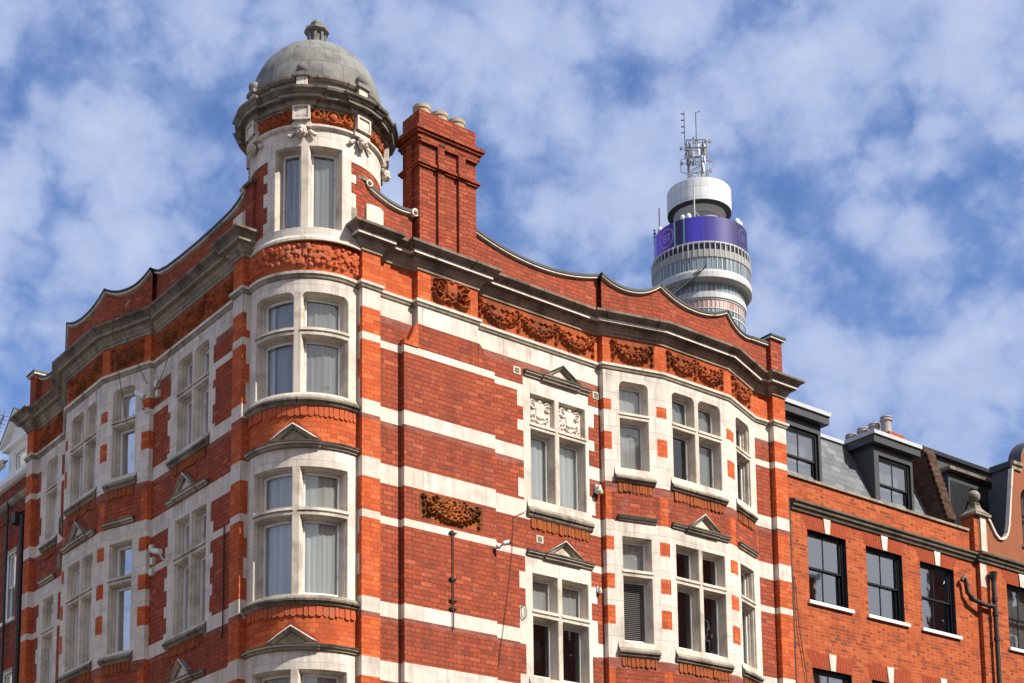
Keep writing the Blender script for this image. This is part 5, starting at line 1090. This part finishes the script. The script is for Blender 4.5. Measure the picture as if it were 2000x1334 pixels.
m = MB(); mid = (a + b) / 2; T = [(a - .22, 15.74), (mid, 16.42), (b + .22, 15.74)]
boxf(m, fE, a - .16, b + .16, 15.66, 15.74, -1.2, .12, 'nwhite')
m.poly([fE.P(u, z, .02) for u, z in T], 'nwhite')
for i in (0, 1):
    (u0_, z0_), (u1_, z1_) = T[i], T[i + 1]; m.poly([fE.P(u0_, z0_, .02), fE.P(u1_, z1_, .02), fE.P(u1_, z1_, .16), fE.P(u0_, z0_, .16)], 'nwhite')
    m.poly([fE.P(u0_, z0_, .16), fE.P(u1_, z1_, .16), fE.P(u1_, z1_ + .09, .16), fE.P(u0_, z0_ + .09, .16)], 'nwhite'); m.poly([fE.P(u0_, z0_ + .09, .18), fE.P(u1_, z1_ + .09, .18), fE.P(u1_, z1_ + .10, -1.4), fE.P(u0_, z0_ + .10, -1.4)], 'lead')
m.build('pediment', dl)
def hop2(t): m = MB(); m.box(fQ.P(10.55, 13.38, .12), (.26, .20, .24), 'pipe', rz=-AL); m.build('hopper', t)
pipe_thing('drainpipe', 'thick black drainpipe with square hopper beside the left end of the corner building', [fQ.P(10.30, 13.4, .1), fQ.P(10.30, .2, .1)], .055, [fQ.P(10.30, z, .1) for z in (11.5, 9.7, 7.9)], hop2)
pipe_thing('drainpipe', 'thin black pipe crossing the white sash window on the left brick house', [fQ.P(11.22, 14.0, .1), fQ.P(11.22, .2, .1)], .03, [fQ.P(11.22, z, .1) for z in (12.9, 11.0, 9.0)])
# rooftop aerials
t = thing('tv_aerial', 'comb shaped television aerial on a pole above the white pedimented dormer', 'aerial'); A = Vector(L3(13.3, -.5, 0)); m = MB(); m.tube([(A.x, A.y, 14.6), (A.x, A.y, 16.2)], .018, 'cable', 6); m.build('pole', t)
m = MB(); q0 = Vector(L3(13.55, -.5, 16.13)); q1 = Vector(L3(12.1, -.3, 16.33)); m.tube([q0, q1], .010, 'cable', 6)
for k in range(9): p = q0.lerp(q1, k / 8); m.tube([p + Vector((-.0, .0, -.12)), p + Vector((0, 0, .12))], .007, 'cable', 5); m.tube([p - Vector((.08, .08, 0)), p + Vector((.08, .08, 0))], .007, 'cable', 5)
m.build('boom', t)
t = thing('roof_antenna', 'pale stubby aerial cluster on a bracket beside the white dormer at the left edge', 'aerial'); m = MB(); q0 = Vector(L3(12.9, -.45, 15.33)); q1 = Vector(L3(12.2, -.45, 15.30)); m.tube([q0, q1], .02, 'cable', 6); m.tube([q0, q0 - Vector((0, 0, .9))], .02, 'cable', 6); m.build('bracket', t)
m = MB()
for k in range(4): p = q0.lerp(q1, .05 + k / 5); m.box(p + Vector((0, 0, .0)), (.09, .06, .26 - .03 * k), 'cream', rz=.3 * k)
m.build('panel', t)

# ================================================================== OPPOSITE SIDE OF THE STREETS (seen in the glass, gives the bounced light)
def across(lab, fr, u0, u1, h, mat, d):
    t = thing('terraced_house', lab, 'house'); m = MB(); holes = []
    u = u0 + 1.0
    while u + 1.2 < u1:
        z = 1.2
        while z + 1.8 < h - .6: holes.append((u, u + 1.1, z, z + 1.7)); z += 3.2
        u += 2.4
    panel(fr, u0, u1, 0, h, [(u0, u1, 0, h, mat)], holes, lambda k: m, d=d); m.build('front_wall', t)
    m = MB()
    for a, b, c, e in holes: quad(m, fr, a, b, c, e, d + .15, 'black')
    m.build('windows', t); m = MB(); boxf(m, fr, u0, u1, h, h + .25, d - .2, d + .5, 'stone'); boxf(m, fr, u0, u1, h, h + .1, d + .5, d + 7, 'roofing'); m.build('parapet', t)
across('unseen pale rendered terrace added across the left street to bounce light, behind the viewer', fLw, -15, 30, 11.5, 'stone', 14.8)  # unseen terrace added to bounce light onto the left front
across('unseen tall pale block added for window reflections, beyond the pale rendered terrace', fLw, 31, 70, 34.0, 'stone', 14.8)  # unseen block added to replace bright sky reflected in the left panes
across('tall brick block across the right street, far beyond the brick terrace', fRw, 48, 100, 34.5, 'lbrick', 24.0)
across('red brick terrace across the right street, behind the viewer', fRw, -6, 40, 22.4, 'nbrick', 24.0)

# ================================================================== COMMUNICATIONS TOWER, 300 m away
TX, TY = 38.955, 296.2
def simple(name, col, rough=.5, metal=0.0, **k): return plain_mat(name, col, rough, .08, .15, metal=metal, bump=0.0, **k)
def panelled(name, col, w, h, jc, rough=.5, var=.1, jw=.08, r0=0):
    t = NT(name); u, v = t.uv(); uu = t.math('DIVIDE', u, w); vv = t.math('DIVIDE', v, h); cell = t.math('FLOOR', uu); fx = t.math('SUBTRACT', uu, cell); fz = t.math('FRACT', vv)
    cmb = t.N('ShaderNodeCombineXYZ'); t.L(cell, cmb.inputs[0]); t.L(t.math('FLOOR', vv), cmb.inputs[1]); wn = t.N('ShaderNodeTexWhiteNoise', noise_dimensions='2D'); t.L(cmb.outputs[0], wn.inputs['Vector'])
    c = t.mix(wn.outputs['Value'], col, tuple(x * (1 - var) for x in col)); j = t.math('MAXIMUM', t.math('LESS_THAN', fx, jw / w), t.math('LESS_THAN', fz, jw / h)); c = t.mix(j, c, jc)
    return t.bsdf(c, rough, spec=.4)
M['tpanel'] = panelled('tower_white_panels', (0.66, 0.66, 0.66), 1.35, 2.2, (0.34, 0.34, 0.35))
M['tpanel2'] = panelled('tower_ring_panels', (0.47, 0.47, 0.46), 1.1, 50, (0.26, 0.26, 0.26), jw=.10)
M['tmetal'] = simple('tower_pale_metal', (0.44, 0.44, 0.43)); M['tgrey'] = simple('tower_grey_concrete', (0.30, 0.29, 0.27), .8); M['tdark'] = simple('tower_dark_recess', (0.05, 0.05, 0.055), .7)
M['tpurple'] = simple('tower_dark_glazing', (0.03, 0.02, 0.045), .3)
M['tglassA'] = panelled('tower_blue_glass', (0.20, 0.265, 0.29), 1.05, 50, (0.5, 0.52, 0.52), .12, .55, .12); M['tglassB'] = panelled('tower_small_glass', (0.16, 0.22, 0.25), .95, 50, (0.5, 0.5, 0.5), .15, .6, .14)
M['tpink'] = panelled('tower_pink_blinds', (0.50, 0.27, 0.21), .95, 50, (0.62, 0.58, 0.55), .4, .35, .14)
def led_mat():
    t = NT('led_screen'); u, v = t.uv(); cell = t.math('FLOOR', t.math('DIVIDE', u, .42)); wn = t.N('ShaderNodeTexWhiteNoise', noise_dimensions='1D'); t.L(cell, wn.inputs['W'])
    w = t.noise(0.12, 2, .5, None); base = t.ramp(t.rng(u, -14.0, 14.0), [(0, (.05, .03, .38)), (.15, (.09, .04, .44)), (.28, (.03, .01, .12)), (.36, (.012, .008, .03)), (.44, (.055, .040, .50)), (.66, (.05, .034, .42)), (.80, (.03, .02, .20)), (.92, (.035, .018, .12)), (1, (.05, .03, .2))])
    c = t.mix(t.rng(wn.outputs['Value'], .0, 1, 0, .3), base, (.012, .008, .03)); hl = t.math('MULTIPLY', t.math('GREATER_THAN', wn.outputs['Value'], .86), t.math('LESS_THAN', u, -3.0)); c = t.mix(hl, c, (.10, .20, .26))
    j = t.math('LESS_THAN', t.math('FRACT', t.math('DIVIDE', u, .42)), .16); c = t.mix(j, c, (.01, .008, .03)); return t.bsdf((.012, .010, .02), .5, spec=.3, emis=c, estr=.62)
M['led'] = led_mat()
t_ = NT('led_white'); M['ledwhite'] = t_.bsdf((.03, .03, .05), .5, emis=(.26, .18, .66), estr=.28)
tw = thing('communications_tower', 'tall round telecom tower with white drum, purple screen ring and lattice mast behind the parapet', 'tower')
TF = lambda R: Cyl(TX, TY, R, -97.5)
def tl(name, prof, mat, seg=96, smooth=True, parent=tw): m = MB(); m.lathe(TX, TY, prof, mat, seg, smooth=smooth); return m.build(name, parent)
tl('shaft', [(8.2, 0), (8.2, 141.6)], 'tgrey'); tl('core', [(4.4, 141), (4.4, 168)], 'tgrey')
tl('lower_floors', [(8.25, 139, 'tglassB'), (8.25, 141.5, 'tmetal'), (8.35, 141.5, 'tmetal'), (8.35, 141.8, 'tglassB'), (8.25, 141.8, 'tglassB'), (8.25, 142.9, 'tmetal'), (8.35, 142.9, 'tmetal'), (8.35, 143.1, 'tpink'), (8.25, 143.1, 'tpink'), (8.25, 144.7, 'tmetal'), (8.4, 144.75, 'tmetal'), (8.4, 145.0, 'tmetal'), (8.6, 145.1, 'tpanel2'), (8.6, 146.25, 'tmetal'), (8.3, 146.3, 'tglassA'), (8.3, 148.0)], 'tmetal')
tl('observation_ring', [(8.3, 148.0, 'tgrey'), (9.3, 148.05, 'tgrey'), (9.82, 148.6, 'tmetal'), (9.86, 148.7, 'tpanel2'), (9.86, 149.7, 'tpanel2'), (9.70, 150.2, 'tmetal'), (9.62, 150.3, 'tglassA'), (9.62, 152.7, 'tmetal'), (9.8, 152.8, 'tgrey'), (9.8, 154.3, 'tmetal'), (9.55, 154.35, 'tpurple'), (9.55, 155.6, 'tmetal'), (9.75, 155.7, 'tmetal'), (9.75, 156.0, 'tdark'), (8.0, 156.1)], 'tmetal')
m = MB(); fr = TF(9.8); N_ = 58
for k in range(N_):
    a = radians(360 * k / N_); m.box((TX + 9.76 * cos(a), TY + 9.76 * sin(a), 154.35), (.26, .17, 3.1), 'tmetal', a)
m.build('fins', tw)
m = MB()
for k in range(64):
    a = radians(360 * k / 64)
    for R_, z, h in ((9.64, 151.5, 2.4), (8.32, 147.2, 1.8), (8.27, 143.9, 1.6), (8.27, 142.3, 1.1)): m.box((TX + R_ * cos(a), TY + R_ * sin(a), z), (.14, .09, h), 'tmetal', a)
m.build('mullions', tw)
m = MB(); fr = Cyl(TX, TY, 9.24, -97.5); fr.step = .5; quad(m, fr, -29, 29, 156.2, 161.4, 0, 'led'); scr = m.build('led_screen', tw)
tl('screen_rim', [(9.24, 156.2), (8.0, 156.2), (8.0, 161.4), (9.22, 161.4)], 'tdark')
def logo(deg, nm):
    f = Cyl(TX, TY, 9.27, deg); f.step = .3; m = MB(); n = 40; z0 = 158.8
    for k in range(n):
        a, b = 2 * pi * k / n, 2 * pi * (k + 1) / n
        m.poly([f.P(1.95 * cos(a), z0 + 1.95 * sin(a)), f.P(1.95 * cos(b), z0 + 1.95 * sin(b)), f.P(1.72 * cos(b), z0 + 1.72 * sin(b)), f.P(1.72 * cos(a), z0 + 1.72 * sin(a))], 'ledwhite')
    def R4(u0, u1, za, zb): quad(m, f, u0, u1, z0 + za, z0 + zb, 0, 'ledwhite')
    R4(-.95, -.65, -.8, .8)                                                # B
    for za, zb in ((-.8, -.53), (-.13, .13), (.53, .8)): R4(-.65, -.25, za, zb)
    for zc in (-.33, .33):
        for k in range(6):
            a, b = -pi / 2 + pi * k / 6, -pi / 2 + pi * (k + 1) / 6
            m.poly([f.P(-.25 + .43 * cos(a), z0 + zc + .46 * sin(a)), f.P(-.25 + .43 * cos(b), z0 + zc + .46 * sin(b)), f.P(-.25 + .15 * cos(b), z0 + zc + .2 * sin(b)), f.P(-.25 + .15 * cos(a), z0 + zc + .2 * sin(a))], 'ledwhite')
    R4(.3, 1.15, .53, .8); R4(.575, .875, -.8, .53)                          # T
    m.build('screen_logo', scr)
logo(-143, 'l'); logo(-32, 'r')
tl('top_drum', [(5.2, 166.3, 'tdark'), (6.0, 166.5, 'tdark'), (6.38, 166.6, 'tmetal'), (6.41, 166.7, 'tpanel'), (6.41, 171.1, 'tmetal'), (6.3, 171.3, 'tmetal'), (0, 171.4)], 'tpanel')
tl('drum_soffit', [(2.6, 162.2, 'tgrey'), (2.6, 163.6, 'tgrey'), (4.4, 165.2, 'tmetal'), (5.3, 166.4, 'tmetal')], 'tgrey')
m = MB()
for k in range(16): a = radians(360 * k / 16); m.box((TX + 3.1 * cos(a), TY + 3.1 * sin(a), 163.0), (.5, .35, 3.4), 'tmetal', a)
m.build('drum_struts', tw)
tl('screen_deck', [(0, 161.4), (9.2, 161.4)], 'tgrey')
def tpt(deg, R, z): a = radians(deg); return Vector((TX + R * cos(a), TY + R * sin(a), z))
m = MB()
for deg, h in ((-165, 5.8), (-104, 7.0)): m.tube([tpt(deg, 8.6 if deg < -150 else 8.4, 161.2), tpt(deg, 8.6 if deg < -150 else 8.4, 161.2 + h)], .14, 'tmetal', 8)
m.tube([tpt(-104, 8.4, 163.0), tpt(-88, 6.5, 161.6)], .12, 'tmetal', 6)
for deg in (172, 165): m.tube([tpt(deg, 9.0, 161.0), tpt(deg, 9.1, 164.6)], .06, 'cable', 6)
for z in (162.6, 163.4, 164.2):
    for deg in (172, 165): m.box(tpt(deg, 9.1, z), (.5, .12, .18), 'cable', .3)
m.build('whip_antenna', tw)
m = MB()
for deg, r, R_ in ((-120, .55, 8.5), (-112, .6, 8.4), (-40, .65, 8.6), (-34, .4, 8.9), (-160, .5, 8.8), (170, .7, 8.7)): m.ball(tpt(deg, R_, 161.9), (r, r, r * 1.5), 'tpanel', 12)
m.build('radome', tw)
# lattice mast with aerial clutter
m = MB(); rng2 = np.random.RandomState(3); zb, zt = 171.3, 181.9; c0 = Vector((TX - .45, TY, 0)); hw = 1.4
cor = [(-hw, -hw), (hw, -hw), (hw, hw), (-hw, hw)]
def cp(i, z): x, y = cor[i % 4]; return Vector((c0.x + x, c0.y + y, z))
for i in range(4): m.tube([cp(i, zb), cp(i, zt)], .13, 'steel', 6)
z = zb; k = 0
while z < zt - .5:
    for i in range(4): m.tube([cp(i, z), cp(i + 1, z)], .08, 'steel', 5, False); m.tube([cp(i + (k % 2), z), cp(i + 1 - (k % 2), z + 1.8)], .07, 'steel', 5, False)
    z += 1.8; k += 1
for z in (zt, zt - 1.6): 
    for i in range(4): m.tube([cp(i, z) * 1 + (cp(i, z) - Vector((c0.x, c0.y, z))) * .35, cp(i + 1, z) + (cp(i + 1, z) - Vector((c0.x, c0.y, z))) * .35], .12, 'steel', 6)
mast = m.build('lattice_mast', tw)
m = MB()
for k in range(44):
    a = rng2.uniform(-pi, 0.3); z = rng2.uniform(zb + 2.0, zt); r = rng2.uniform(1.5, 2.6); p = Vector((c0.x + r * cos(a), c0.y + r * sin(a), z)); m.box(p, (.18, .34, rng2.uniform(.9, 1.9)), ('tpanel', 'steel', 'tgrey')[k % 3], a)
    m.tube([p, Vector((c0.x + 1.2 * cos(a), c0.y + 1.2 * sin(a), z))], .05, 'steel', 5)
for s, z in ((-1, 180.9), (1, 182.4), (-1, 177.6), (1, 176.0), (1, 178.2)): p = Vector((c0.x + s * 2.9, c0.y - .5, z)); m.tube([Vector((c0.x, c0.y, z)), p], .07, 'steel', 5); m.box(p, (.5, .4, .6), 'tgrey')
m.tube([Vector((c0.x - 1.6, c0.y - 1.6, 178.2)), Vector((c0.x - 3.2, c0.y - 1.8, 177.6)), Vector((c0.x - 3.2, c0.y - 1.8, 175.0)), Vector((c0.x - 1.6, c0.y - 1.6, 174.6))], .11, 'steel', 6)
m.tube([Vector((c0.x + 1.6, c0.y - 1.6, 173.6)), Vector((c0.x + 3.4, c0.y - 1.8, 176.4)), Vector((c0.x + 3.4, c0.y - 1.8, 178.2))], .10, 'steel', 6)
m.build('aerial_panel', mast)
m = MB(); x0 = TX - 2.5; m.tube([(x0, TY, 182), (x0, TY, 189.3)], .08, 'cable', 6)
for z in (184.6, 185.9, 187.3, 188.7): m.box((x0 - .3, TY, z), (.7, .12, .22), 'cable')
x0 = TX - .15; m.tube([(x0, TY, 182), (x0, TY, 189.0), (x0 + .9, TY, 189.2)], .08, 'cable', 6); m.box((x0, TY, 182.6), (.5, .5, .8), 'cable'); m.build('mast_top_aerial', mast)
# maintenance cradle jib hanging by the glass floors
m = MB()
def jib(p, q, w, n, r=.09, mat='tgrey'):
    p, q = Vector(p), Vector(q); up = Vector((0, 0, w)); m.tube([p, q], r, mat, 6); m.tube([p + up, q + up], r, mat, 6)
    for k in range(n): a = p.lerp(q, k / n); b = p.lerp(q, (k + .5) / n); c = p.lerp(q, (k + 1) / n); m.tube([a, b + up, c], r * .7, mat, 5, False)
jib(tpt(-136, 10.3, 145.8), tpt(-98, 10.2, 149.3), .8, 12); jib(tpt(-132, 10.6, 144.4), tpt(-104, 10.4, 147.6), .7, 9, .08, 'tdark')
m.tube([tpt(-104, 10.3, 149.0), tpt(-95, 10.4, 149.8), tpt(-92, 10.5, 150.6)], .12, 'tdark', 6); m.build('maintenance_jib', tw)

# ================================================================== GROUND
def structure(name, mb): o = mb.build(name); o['kind'] = 'structure'; return o
m = MB(); m.poly([(-3000, -3000, -.004), (3000, -3000, -.004), (3000, 3000, -.004), (-3000, 3000, -.004)], 'asphalt'); structure('ground', m)
m = MB()
for fr, a, b in ((fRw, -.5, 30), (fLw, -.5, 28)): boxf(m, fr, a, b, 0.0, .13, .0 if fr is fRw else 0.0, 2.6, 'paving')
structure('pavement', m)
